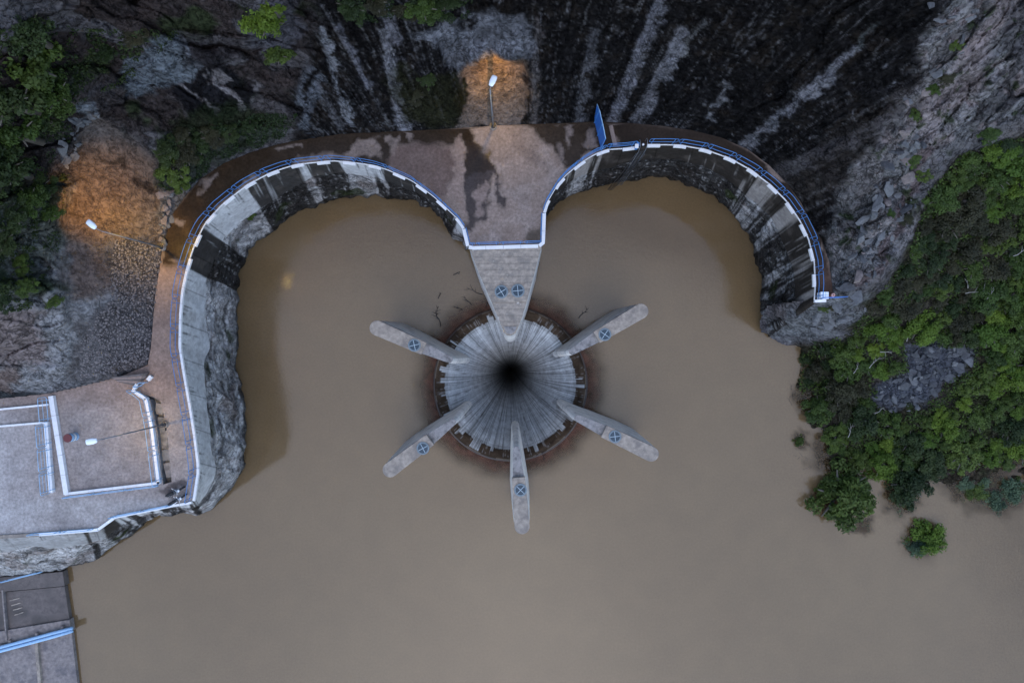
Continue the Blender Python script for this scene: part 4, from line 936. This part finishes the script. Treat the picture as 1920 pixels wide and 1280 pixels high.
cb = thing('control_cabinet', 'small white square cabinet at the right end of the railing', 'cabinet')
cc_ = P(1538,555,0); MB().box(cc_+Vector((0,0,.4)), .62, .55, .8).build('cabinet_body', M['white'], cb, bevel=.02)
MB().box(cc_+Vector((0,0,.83)), .70, .62, .05).build('lid', M['lamphead'], cb, bevel=.01)
for s_ in (-1, 1): MB().box(cc_+Vector((.09*s_-.02,0,.862)), .02, .6, .012).build('lid_seam', M['pale_and_hazed_blue'], cb)
MB().box(cc_+Vector((0,.02,.868)), .66, .02, .012).build('lid_seam', M['pale_and_hazed_blue'], cb)
MB().box(cc_+Vector((.42,.02,.45)), .16, .12, .2).build('handle_box', M['pink'], cb)
vp = thing('valve_post', 'round brown post with pale pink cap beside the white cabinet', 'post'); vb = P(1555,554,0)
MB().tube([vb, vb+Vector((0,0,.7))], [.24,.2], 14).build('post_body', M['brown'], vp, True)
MB().tube([vb+Vector((0,0,.7)), vb+Vector((0,0,.78))], [.17,.15], 14).build('cap', M['pink'], vp); MB().tube([vb+Vector((0,0,.78)), vb+Vector((0,0,.84))], .05, 8).build('knob', M['red'], vp)

dr = thing('steel_drum', 'blue and white banded drum with dark red lid on the terrace', 'drum', P(141,818))
for z0, z1, mt in ((0,.33,'pale_and_hazed_blue'),(.33,.62,'white'),(.62,1.02,'pale_and_hazed_blue')): MB().tube([(0,0,z0),(0,0,z1)], .36, 18).build('band', M[mt], dr, False)
MB().tube([(0,0,1.02),(0,0,1.07)], [.37,.36], 18).build('lid', M['red'], dr)
for z in (.33,.62,1.0): MB().tube([(.365*math.cos(k*math.pi/10), .365*math.sin(k*math.pi/10), z) for k in range(20)], .018, 5, closed=True).build('hoop', M['gratering'], dr, True)

def motorbike(label, px, ang, group=None):
    t = thing('motorcycle', label, 'motorcycle', P(*px)); t.rotation_euler = (R(8), 0, R(ang))
    for x in (-.62, .62):
        w = MB().tube([(x+.27*math.cos(k*math.pi/12), 0, .31+.27*math.sin(k*math.pi/12)) for k in range(24)], .055, 6, closed=True).build('wheel', M['rubber'], t, True)
        MB().tube([(x,-.03,.31),(x,.03,.31)], .17, 12).build('rim', M['chrome'], w)
    MB().loft([[Vector((x, w*math.cos(a), z+h*math.sin(a))) for a in [math.pi*2*k/10 for k in range(10)]] for x, z, w, h in ((-.75,.78,.05,.03),(-.6,.80,.12,.06),(-.2,.78,.15,.07),(.05,.76,.12,.06))]).build('seat', M['rubber'], t, True)
    MB().loft([[Vector((x, w*math.cos(a), z+h*math.sin(a))) for a in [math.pi*2*k/10 for k in range(10)]] for x, z, w, h in ((0,.7,.1,.1),(.12,.76,.17,.13),(.35,.8,.16,.12),(.48,.84,.08,.08))]).build('fuel_tank', M['darkmetal'], t, True)
    MB().box((.02,0,.42), .42, .26, .36).build('engine', M['steel'], t, bevel=.05)
    MB().tube([(-.62,0,.31),(-.1,0,.5),(.4,0,.72)], .05, 6).build('frame', M['darkmetal'], t, True)
    for s_ in (-1, 1): MB().tube([(.62,.08*s_,.31),(.42,.09*s_,.98)], .028, 6).build('fork', M['chrome'], t)
    MB().tube([(.28,-.36,1.02),(.4,-.2,1.05),(.44,0,1.0),(.4,.2,1.05),(.28,.36,1.02)], .02, 6).build('handlebar', M['chrome'], t, True)
    MB().tube([(.5,0,.92),(.62,0,.9)], [.11,.09], 10).build('headlight', M['lamphead'], t)
    for s_ in (-1, 1): MB().box((.3,.4*s_,1.16), .03, .12, .08).build('mirror', M['chrome'], t)
    MB().tube([(-.05,-.17,.3),(-.7,-.2,.36)], [.04,.06], 8).build('exhaust', M['chrome'], t)
    MB().loft([[Vector((-.62+.34*math.cos(a), y_, .31+.34*math.sin(a))) for a in [math.pi*(.15+.7*k/6) for k in range(7)]] + [Vector((-.62+.31*math.cos(a), y_, .31+.31*math.sin(a))) for a in [math.pi*(.85-.7*k/6) for k in range(7)]] for y_ in (-.08,.08)]).build('mudguard', M['darkmetal'], t)
motorbike('black motorcycle parked in the corner of the white terrace kerb', (336,933), 28)
motorbike('second dark motorcycle parked just above the first by the walkway end', (332,918), 24)

# ------------------------------------------------------------------ dam slab at the lower left
ds = thing('dam_slab', 'dark weathered concrete dam face sloping into the lake at lower left', 'dam')
def slab(pts_, z, mat, th=5):
    w_ = [P(x, y, z_) for (x, y), z_ in zip(pts_, z if isinstance(z, (list, tuple)) else [z]*len(pts_))]
    return MB().loft([[p+Vector((0,0,-th)) for p in w_], w_]).build('concrete_slab', M[mat], ds, bevel=.05)
slab([(-200,1100),(117,1071),(121,1098),(-200,1128)], -11.2, 'slabdark')
slab([(-200,1128.5),(121,1098.5),(130,1160),(-200,1215)], -11.5, 'slabdark')
slab([(-200,1216),(130,1161),(133,1184),(-200,1240)], -11.3, 'slab')
slab([(-200,1241),(68,1195),(74,1290),(77,1480),(-200,1480)], -11.5, 'slab')
slab([(68.8,1194.8),(134,1184),(146,1290),(168,1480),(78,1480),(74.8,1290)], -11.6, 'slab')
slab([(5,1105),(13,1200),(10,1200),(2,1106)], -11.1, 'slab', .4)
slab([(64,1200),(70,1200),(78,1300),(72,1300)], -11.3, 'pier', .4)
for k in range(4): slab([(18+3*k,1124+9*k),(38+2*k,1119+9*k),(37+2*k,1121.5+9*k),(17+3*k,1127+9*k)], -11.44+.01*k, 'pier', .1)
pp = thing('pipe_pair', 'pair of pale blue pipes crossing the dark dam face', 'pipe')
for o_ in (0, 7): MB().tube([P(-200,1268+o_,-10.9), P(0,1213+o_,-10.9), P(100,1186+o_,-10.9), P(136,1176.5+o_*.8,-10.9)], .17, 8).build('pipe', M['pale_and_hazed_blue'], pp, True)
for x in (20, 70, 118): MB().box(P(x, 1212-.27*x, -11.15), .25, .9, .35).build('pipe_saddle', M['slab'], pp)
railing('thin pale blue rail at the foot of the terrace wall', [(-150,1126),(84,1067)], 1, 5.0, z0=.1, z1=.6, base=-11.0, mat='pale_and_hazed_blue', rad=.05)

# ------------------------------------------------------------------ driftwood on the crest
def twig(name, p, length, ang, mat, thick=.05, up=.15):
    t = thing(name[0], name[1], name[2], p, name[3] if len(name) > 3 else None); mb = MB(); q = Vector((0,0,0)); a = ang; pts_ = [q.copy()]
    for k in range(5):
        a += random.uniform(-.45,.45); q = q + Vector((math.cos(a), math.sin(a), random.uniform(-.1,.25)*up*3))*length/5; pts_.append(q.copy())
    mb.tube(pts_, [thick*(1-.14*k) for k in range(6)], 5).build('stem', M[mat], t, True)
    for k in (2, 3, 4):
        a2 = a + random.choice((-1,1))*random.uniform(.5,1.1); e = pts_[k] + Vector((math.cos(a2), math.sin(a2), up))*length*random.uniform(.2,.4)
        MB().tube([pts_[k], (pts_[k]+e)/2+Vector((0,0,.05)), e], [thick*.6,thick*.4,thick*.2], 4).build('twig', M[mat], t)
tw = [(905,552,1.9,2.9),(885,572,1.3,2.2),(868,582,1.1,2.4),(913,575,1.2,1.7),(826,612,1.9,1.9),(820,598,1.4,2.1),(1085,596,1.5,1.0),(1003,562,1.6,2.7),(1020,862,1.0,1.4),(850,515,.8,.3),(822,560,.7,1.6)]
for i, (x, y, l, a_) in enumerate(tw):
    twig(('driftwood', 'dark driftwood branch caught in shallow water round the spillway crest', 'branch', 'driftwood round the spillway crest'), P(x, y, WZ+.02), l, a_, 'wood', .055)

# ------------------------------------------------------------------ stones
def rock_mesh(seed, flat=.6, npt=15):
    rr = random.Random(seed); bm = bmesh.new()
    for i in range(npt):
        v = Vector((rr.gauss(0,1), rr.gauss(0,1), rr.gauss(0,1))).normalized()*rr.uniform(.75,1.0); bm.verts.new((v.x, v.y*.8, v.z*flat))
    bmesh.ops.convex_hull(bm, input=bm.verts[:]); 
    for v in [v for v in bm.verts if not v.link_faces]: bm.verts.remove(v)
    me = bpy.data.meshes.new('stone'); bm.to_mesh(me); bm.free(); return me
STONES = {}
for mt in ('stone_grey','stone_dark','stone_pink'):
    STONES[mt] = []
    for k in range(8):
        me = rock_mesh(100+k+hash(mt) % 7*0 + len(STONES)*20, .35 if k % 2 else .55); me.materials.append(M[mt]); STONES[mt].append(me)
def stone_field(root, poly, n, smin, smax, mats, name='stone', tilt=.5, pw=2.2):
    xs = [p[0] for p in poly]; ys = [p[1] for p in poly]; c = 0; tries = 0
    while c < n and tries < n*30:
        tries += 1; x, y = random.uniform(min(xs), max(xs)), random.uniform(min(ys), max(ys))
        if not in_poly((x, y), poly): continue
        z = ground_z(x, y); s_ = smin + (smax-smin)*random.random()**pw
        link_mesh(name, random.choice(STONES[random.choice(mats)]), None, root, P(x, y, z-s_*.02), (random.gauss(0,tilt), random.gauss(0,tilt), random.uniform(0,6.3)), (s_*random.uniform(.8,1.3), s_, s_*random.uniform(.7,1)))
        c += 1
rp = thing('rubble_pile', 'heap of blue-grey broken slate rubble among the green scrub', 'rubble')
stone_field(rp, RUB, 285, .10, .85, ('stone_grey','stone_dark','stone_dark'), pw=3.2)
ro = thing('rock_outcrop', 'jumble of angular grey slate slabs above the railing end', 'rocks')
stone_field(ro, [(1562,540),(1570,480),(1610,420),(1650,330),(1700,240),(1735,270),(1715,400),(1660,500),(1610,560)], 120, .15, .95, ('stone_grey','stone_grey','stone_dark','stone_dark','stone_pink'), 'rock', .5, 2.8)
ro2 = thing('rock_outcrop', 'broken grey and pinkish slabs on the ridge at top right', 'rocks')
stone_field(ro2, [(1740,-20),(1860,-20),(1840,70),(1790,120),(1740,170),(1700,230),(1690,190),(1750,90)], 30, .15, .7, ('stone_grey','stone_pink','stone_dark'), 'rock', .5)
ro3 = thing('rock_outcrop', 'cracked pale rock slabs on the point below the white cabinet', 'rocks')
stone_field(ro3, [(1540,575),(1620,560),(1650,560),(1610,590),(1570,610),(1510,628),(1480,630),(1520,595)], 34, .25, 1.0, ('stone_grey',), 'rock', .3)
ro4 = thing('loose_rocks', 'scattered loose grey rocks along the foot of the left slope', 'rocks')
stone_field(ro4, [(298,350),(335,350),(325,400),(306,455),(296,450)], 22, .25, .8, ('stone_pink','stone_grey'), 'rock', .4)
stone_field(ro4, [(120,220),(190,210),(150,290),(110,320)], 26, .2, .8, ('stone_grey',), 'rock', .5)
tag(link_mesh('boulder', STONES['stone_pink'][0], None, None, P(1608,519,ground_z(1608,519)+.3), (.2,.1,1), (.75,.72,.9)), 'round pale boulder resting on the slate slope near the railing end', 'boulder')
# cobbled revetment: too many to pick apart
mb = MB(); cob = [(212,445),(303,462),(297,540),(288,600),(283,650),(276,682),(228,700),(150,712),(150,640),(205,560)]
base_me = [rock_mesh(900+k, .6, 11) for k in range(6)]
base_me = [([v.co.copy() for v in me.vertices], [tuple(p.vertices) for p in me.polygons]) for me in base_me]
cnt = 0; cu, cv_ = np.meshgrid(np.arange(150, 304, 4.6), np.arange(445, 714, 4.6)); cu = cu.ravel()+rng.uniform(-2.8,2.8,cu.size); cv_ = cv_.ravel()+rng.uniform(-2.8,2.8,cv_.size)
okc = sdf_poly(cu, cv_, cob) > 1
zc = zbase(cu, cv_); kk = (CAM_H-zc)/FPX; zc = zc + relief((cu-960)*kk, (640-cv_)*kk, zc, cu, cv_, -sdf_poly(cu, cv_, DECK))
for x, y, z in zip(cu[okc], cv_[okc], zc[okc]):
    vsx, fsx = random.choice(base_me); s_ = random.uniform(.06,.17); mt = Matrix.LocRotScale(P(x, y, z+.02), Matrix.Rotation(random.uniform(0,6.3), 3, 'Z').to_quaternion(), Vector((s_*1.2, s_, s_*.8)))
    mb.add([mt @ v for v in vsx], fsx)
tag(mb.build('cobble_revetment', M['cobble']), 'grey cobbled stone revetment on the slope beside the walkway', 'cobbles', kind='stuff')

# ------------------------------------------------------------------ plants
def crown_mesh(name, rx, rz, n, leaf, seed, mat, clumps=26, droop=.0):
    rr = np.random.default_rng(seed)
    cz = rr.normal(size=(clumps, 3)); cz /= np.linalg.norm(cz, axis=1)[:, None]; cz[:,2] = np.abs(cz[:,2])*1.1 - .25
    cz *= rr.uniform(.35,.92,(clumps,1)); cs = rr.uniform(.16,.36,clumps); tn = rr.uniform(0,1,clumps)
    k = rr.choice(clumps, n, p=cs**2/np.sum(cs**2)); off = rr.normal(size=(n,3)); off /= np.linalg.norm(off, axis=1)[:, None]; off *= rr.uniform(.4,1.0,(n,1))
    off[:,2] *= .7
    p = (cz[k] + off*cs[k][:, None])*np.array([rx, rx, rz]); p[:,2] += rz*.35
    nrm = off + np.array([0,0,.9]) + rr.normal(size=(n,3))*.55; nrm /= np.linalg.norm(nrm, axis=1)[:, None]
    t1 = np.cross(nrm, rr.normal(size=(n,3))); t1 /= np.linalg.norm(t1, axis=1)[:, None]; t2 = np.cross(nrm, t1)
    L = leaf*rr.uniform(.6,1.35,(n,1)); W = L*rr.uniform(.38,.6,(n,1))
    V_ = np.stack([p - t1*L, p + t2*W - nrm*L*.12, p + t1*L, p - t2*W - nrm*L*.12], 1).reshape(-1, 3)
    F_ = np.arange(4*n).reshape(-1, 4)
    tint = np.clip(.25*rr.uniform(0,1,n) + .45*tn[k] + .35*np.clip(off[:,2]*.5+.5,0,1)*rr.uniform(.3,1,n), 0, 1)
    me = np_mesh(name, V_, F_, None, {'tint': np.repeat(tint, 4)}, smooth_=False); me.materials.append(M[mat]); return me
def trunk_mesh(seed, rx, rz):
    rr = random.Random(seed); mb = MB(); mb.tube([(0,0,-.9),(rr.uniform(-.1,.1),rr.uniform(-.1,.1),rz*.15),(0,0,rz*.5)], [.13,.1,.06], 6)
    for k in range(6):
        a = k*1.05+rr.uniform(-.3,.3); mb.tube([(0,0,rz*.1),(math.cos(a)*rx*.4,math.sin(a)*rx*.4,rz*.35),(math.cos(a)*rx*.75,math.sin(a)*rx*.75,rz*rr.uniform(.4,.75))], [.06,.04,.015], 4)
    me = mb.mesh('trunk', True); me.materials.append(M['trunk']); return me
CROWN = {}
for j, (kind, mat) in enumerate((('leaf','leaf'),('dark','leaf_dark'),('bright','leaf_bright'),('olive','leaf_olive'),('pale','leaf_pale'))):
    CROWN[kind] = [crown_mesh('crown', 1.0, .95, 3800, .058, 50+10*j+k, mat, 24+3*k) for k in range(4)]
TRK = [trunk_mesh(k, 1.0, .95) for k in range(3)]
def plant(name, label, cat, px, py, r, kind, group=None, z=None, squash=1.0):
    zz = ground_z(px, py) if z is None else z
    t = thing(name, label, cat, P(px, py, zz), group); t.rotation_euler = (0,0,random.uniform(0,6.3))
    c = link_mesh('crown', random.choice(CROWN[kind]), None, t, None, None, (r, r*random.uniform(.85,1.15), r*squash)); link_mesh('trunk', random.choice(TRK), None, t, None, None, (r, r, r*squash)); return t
# trees standing in the flooded margin
plant('flooded_tree', 'round dense green tree standing in the flooded margin', 'tree', 1566, 925, 4.0, 'leaf', z=WZ-.6)
plant('flooded_tree', 'smaller companion crown right of the round flooded tree', 'tree', 1600, 915, 1.7, 'leaf', z=WZ-.5)
plant('flooded_bush', 'isolated bush in the lake at lower right, pale below', 'bush', 1727, 1003, 2.3, 'bright', z=WZ-.7)
plant('flooded_bush', 'second lobe of the isolated lake bush', 'bush', 1712, 1020, 1.5, 'pale', z=WZ-.7)
plant('flooded_bush', 'tiny round bush poking out of the brown water', 'bush', 1495, 825, .72, 'leaf', z=WZ-.3)
plant('flooded_tree', 'flooded tree at the tip of the scrub', 'tree', 1692, 903, 2.5, 'dark', z=WZ-.5)
for x, y, r in [(1815,918,1.7),(1845,930,1.8),(1875,912,1.9),(1862,945,1.3),(1900,885,1.8),(1835,905,1.4),(1890,925,1.3),(1800,905,1.2)]:
    plant('flooded_bush', 'half drowned bush in the flooded inlet at right', 'bush', x, y, r, random.choice(('pale','pale','leaf')), 'half drowned bushes in the inlet', z=WZ-r*.72)
for x, y, r in [(1625,985,.6),(1680,960,.7),(1640,930,.9),(1720,945,.6),(1775,885,.9),(1800,900,1.0)]:
    plant('submerged_bush', 'bluish drowned bush seen through the muddy water', 'bush', x, y, r, 'pale', 'drowned bushes under the surface', z=WZ-r*1.0)
# scrub on the right slope
kinds = {'leaf': 'green leafy shrub in the scrub on the right slope', 'dark': 'dark green shrub in the scrub on the right slope', 'bright': 'bright green shrub in the scrub on the right slope', 'olive': 'brownish olive shrub in the scrub on the right slope'}
rs2 = random.Random(21); placed = []
bright_spots = [(1745,620,40),(1810,740,60),(1880,720,80),(1780,790,60),(1560,850,60),(1900,640,60),(1850,330,70),(1900,560,60),(1700,640,50),(1660,660,60)]
tries = 0
while len(placed) < 215 and tries < 9000:
    tries += 1; x, y = rs2.uniform(1495, 2060), rs2.uniform(250, 890); r = rs2.uniform(.8, 2.3)
    rpx = r*19
    if sdf_poly(np.array([x]), np.array([y]), FOREST)[0] < rpx*.35: continue
    if sdf_poly(np.array([x]), np.array([y]), RUB)[0] > -rpx*.75: continue
    if in_poly((x, y), [(1735,835),(1800,850),(1815,905),(1750,890)]): continue
    if any(math.hypot(x-a, y-b) < (rpx+c)*.52 for a, b, c in placed): continue
    placed.append((x, y, rpx))
    br = any(math.hypot(x-a, y-b) < c for a, b, c in bright_spots)
    brown = 1600 < x < 1900 and 380 < y < 650 or (1500 < x < 1640 and 680 < y < 800)
    kd = rs2.choice(('bright','leaf','leaf')) if br else rs2.choice(('olive','olive','dark','leaf')) if brown else rs2.choice(('leaf','leaf','dark','olive','bright'))
    zone = ('beside the slate rubble pile' if sdf_poly(np.array([x]), np.array([y]), RUB)[0] > -45 else 'along the flooded shoreline' if sdf_poly(np.array([x]), np.array([y]), FOREST)[0] < 42 and y > 640
            else 'just below the rocky ridge' if sdf_poly(np.array([x]), np.array([y]), FOREST)[0] < 48 else 'at the right picture edge high up near the ridge' if x > 1840 and y < 430 else 'at the right picture edge above the rubble level' if x > 1840 and y < 640 else 'at the right picture edge below the rubble level' if x > 1840
            else 'in the brown thicket above the rubble' if y < 640 else 'in the thicket left of the rubble' if x < 1690 else 'in the thicket below the rubble')
    plant('shrub', kinds[kd].replace('in the scrub on the right slope', zone), 'shrub', x, y, r, kd, 'shrubs on the right slope', squash=rs2.uniform(.7,1.05))
# left side trees
for x, y, r, kd, lb in [(70,130,3.0,'leaf','broad dark tree at the upper left edge'),(25,190,2.6,'dark','dark tree crown below the broad tree at left edge'),(60,65,1.8,'dark','small tree above the broad tree at left edge'),(110,180,1.7,'leaf','lighter crown right of the broad left tree'),
        (40,250,2.4,'leaf','tree crown at the left edge above the grey rocks'),(85,225,1.6,'dark','dark shrub crown beside the left edge trees'),(20,320,2.2,'dark','dark crown at the left edge level with the orange glow'),
        (505,45,1.9,'bright','bright green tree on the rock slab at upper left'),(522,105,1.3,'leaf','lower green bush under the bright tree'),(515,20,1.0,'bright','small bright crown at the top of the slab tree')]:
    plant('tree', lb, 'tree', x, y, r, kd)
for x, y, r, kd in [(330,320,1.6,'leaf'),(350,290,1.5,'olive'),(375,270,1.4,'dark'),(320,280,1.3,'dark'),(400,255,1.2,'olive'),(340,340,1.0,'leaf'),(430,250,.9,'dark'),(470,240,.9,'dark'),(345,255,.9,'olive')]:
    plant('shrub', 'low dark shrub between cliff and left arc of deck', 'shrub', x, y, r, kd, 'shrubs above the left arc', squash=.6)
for x, y, r, kd in [(60,380,1.5,'leaf'),(95,400,1.0,'leaf'),(30,400,1.4,'dark'),(80,350,1.2,'dark'),(100,370,.9,'olive'),(10,450,1.2,'dark'),(40,500,1.0,'leaf'),(55,540,.9,'leaf'),(100,565,.8,'leaf'),(10,560,1.0,'dark')]:
    plant('shrub', 'low green shrub on the rocky slope at the left edge', 'shrub', x, y, r, kd, 'shrubs on the left slope', squash=.6)
for x, y, r, kd in [(660,15,1.3,'dark'),(700,5,1.3,'olive'),(790,15,1.5,'leaf'),(830,10,1.2,'dark'),(760,20,1.1,'olive'),(200,95,1.0,'dark'),(255,70,.9,'olive'),(780,180,.9,'olive'),(800,150,.8,'dark')]:
    plant('shrub', 'sparse dark shrub clinging to the cliff top', 'shrub', x, y, r, kd, 'shrubs on the cliff', squash=.5)
for x, y, r, kd in [(1790,85,.6,'leaf'),(1745,165,.8,'leaf'),(1770,150,.7,'olive'),(1715,215,.6,'leaf'),(1665,400,.6,'leaf'),(1700,410,.7,'olive'),(1560,575,.6,'olive'),(1545,578,.5,'leaf'),(470,405,.6,'leaf'),(1710,300,.7,'leaf'),(1850,250,1.1,'leaf'),(1810,300,1.2,'leaf'),(1880,270,1.3,'dark'),(1730,330,.8,'leaf')]:
    plant('tuft', 'small green tuft growing from a rock crack', 'plant', x, y, r, kd, 'tufts in rock cracks', squash=.5) if (x, y) != (470,405) else plant('tuft', 'green tuft on the wall face of the left lobe', 'plant', x, y, r, kd, z=-6.0, squash=.6)
# ground cover between the shrubs
def cover(name, label, poly, n, leaf, mat, seed, hmax=.5, dens=None):
    rr = np.random.default_rng(seed); p = np.array(poly); lo, hi = p.min(0), p.max(0)
    x = rr.uniform(lo[0], hi[0], n*3); y = rr.uniform(lo[1], hi[1], n*3); okk = sdf_poly(x, y, poly) > 0
    okk &= sdf_poly(x, y, RUB) < 2
    okk &= fbm(x*.03, y*.03, seed, 3) > (-.15 if dens is None else dens)
    x, y = x[okk][:n], y[okk][:n]; n = len(x)
    z = zbase(x, y); k = (CAM_H-z)/FPX; z = z + relief((x-960)*k, (640-y)*k, z, x, y, -sdf_poly(x, y, DECK)); k = (CAM_H-z)/FPX
    c = np.stack([(x-960)*k, (640-y)*k, z + rr.uniform(.0,hmax,n)], -1)
    nrm = np.array([0,0,1.]) + rr.normal(size=(n,3))*.6; nrm /= np.linalg.norm(nrm, axis=1)[:, None]
    t1 = np.cross(nrm, rr.normal(size=(n,3))); t1 /= np.linalg.norm(t1, axis=1)[:, None]; t2 = np.cross(nrm, t1)
    L = leaf*rr.uniform(.6,1.4,(n,1)); W = L*.45
    V_ = np.stack([c-t1*L, c+t2*W, c+t1*L, c-t2*W], 1).reshape(-1, 3)
    me = np_mesh(name, V_, np.arange(4*n).reshape(-1, 4), None, {'tint': np.repeat(rr.uniform(0,.8,n), 4)}, smooth_=False)
    tag(link_mesh(name, me, M[mat]), label, 'ground cover', kind='stuff')
cover('ground_cover', 'low leafy ground cover under the scrub on the right slope', FOREST, 42000, .13, 'leaf', 4)
cover('ground_cover', 'brownish dry ground cover under the scrub on the right slope', FOREST, 24000, .13, 'leaf_olive', 5)
cover('ground_cover', 'dark creeping plants on the rocky upper left slope', [(-100,40),(230,60),(340,60),(250,150),(140,200),(130,330),(110,470),(60,580),(-100,600)], 16000, .12, 'leaf_dark', 6, .35, .0)
cover('ground_cover', 'mossy plants between the cliff and the left arc', [(300,255),(370,240),(480,215),(560,215),(530,262),(420,300),(335,365),(300,350)], 6000, .10, 'leaf_dark', 7, .3, -.1)
cover('ground_cover', 'creeping plants over the cliff edge at top', [(620,-60),(900,-60),(880,35),(760,50),(640,35)], 4000, .12, 'leaf_dark', 8, .3, -.1)
for i, (x, y, l, a_) in enumerate([(1630,690,1.6,1.4),(1600,700,1.3,.6),(1650,660,1.2,.1),(1590,820,1.6,1.2),(1640,775,1.2,.3),(1810,550,2.0,.1),(1815,540,1.4,1.5),(1700,640,1.0,1.5),(1900,480,2.0,.0),(1850,560,1.2,.4)]):
    twig(('dead_branch', 'bleached bare branch sticking out of the right slope scrub', 'branch', 'bleached branches in the scrub'), P(x, y, ground_z(x, y)+1.3), l, a_, 'deadtwig', .04, .1)
for i, (x, y, l, a_) in enumerate([(1480,745,1.5,1.0),(1485,760,1.2,2.2),(1515,860,1.5,2.6),(1535,870,1.2,.5),(1690,962,.8,1.5),(1640,995,.8,2.5),(1505,880,1.0,.2)]):
    twig(('snag', 'dark drowned twig poking through the lake surface near the shore', 'branch', 'drowned twigs near the shore'), P(x, y, WZ-.02), l, a_, 'wood', .03, .05)
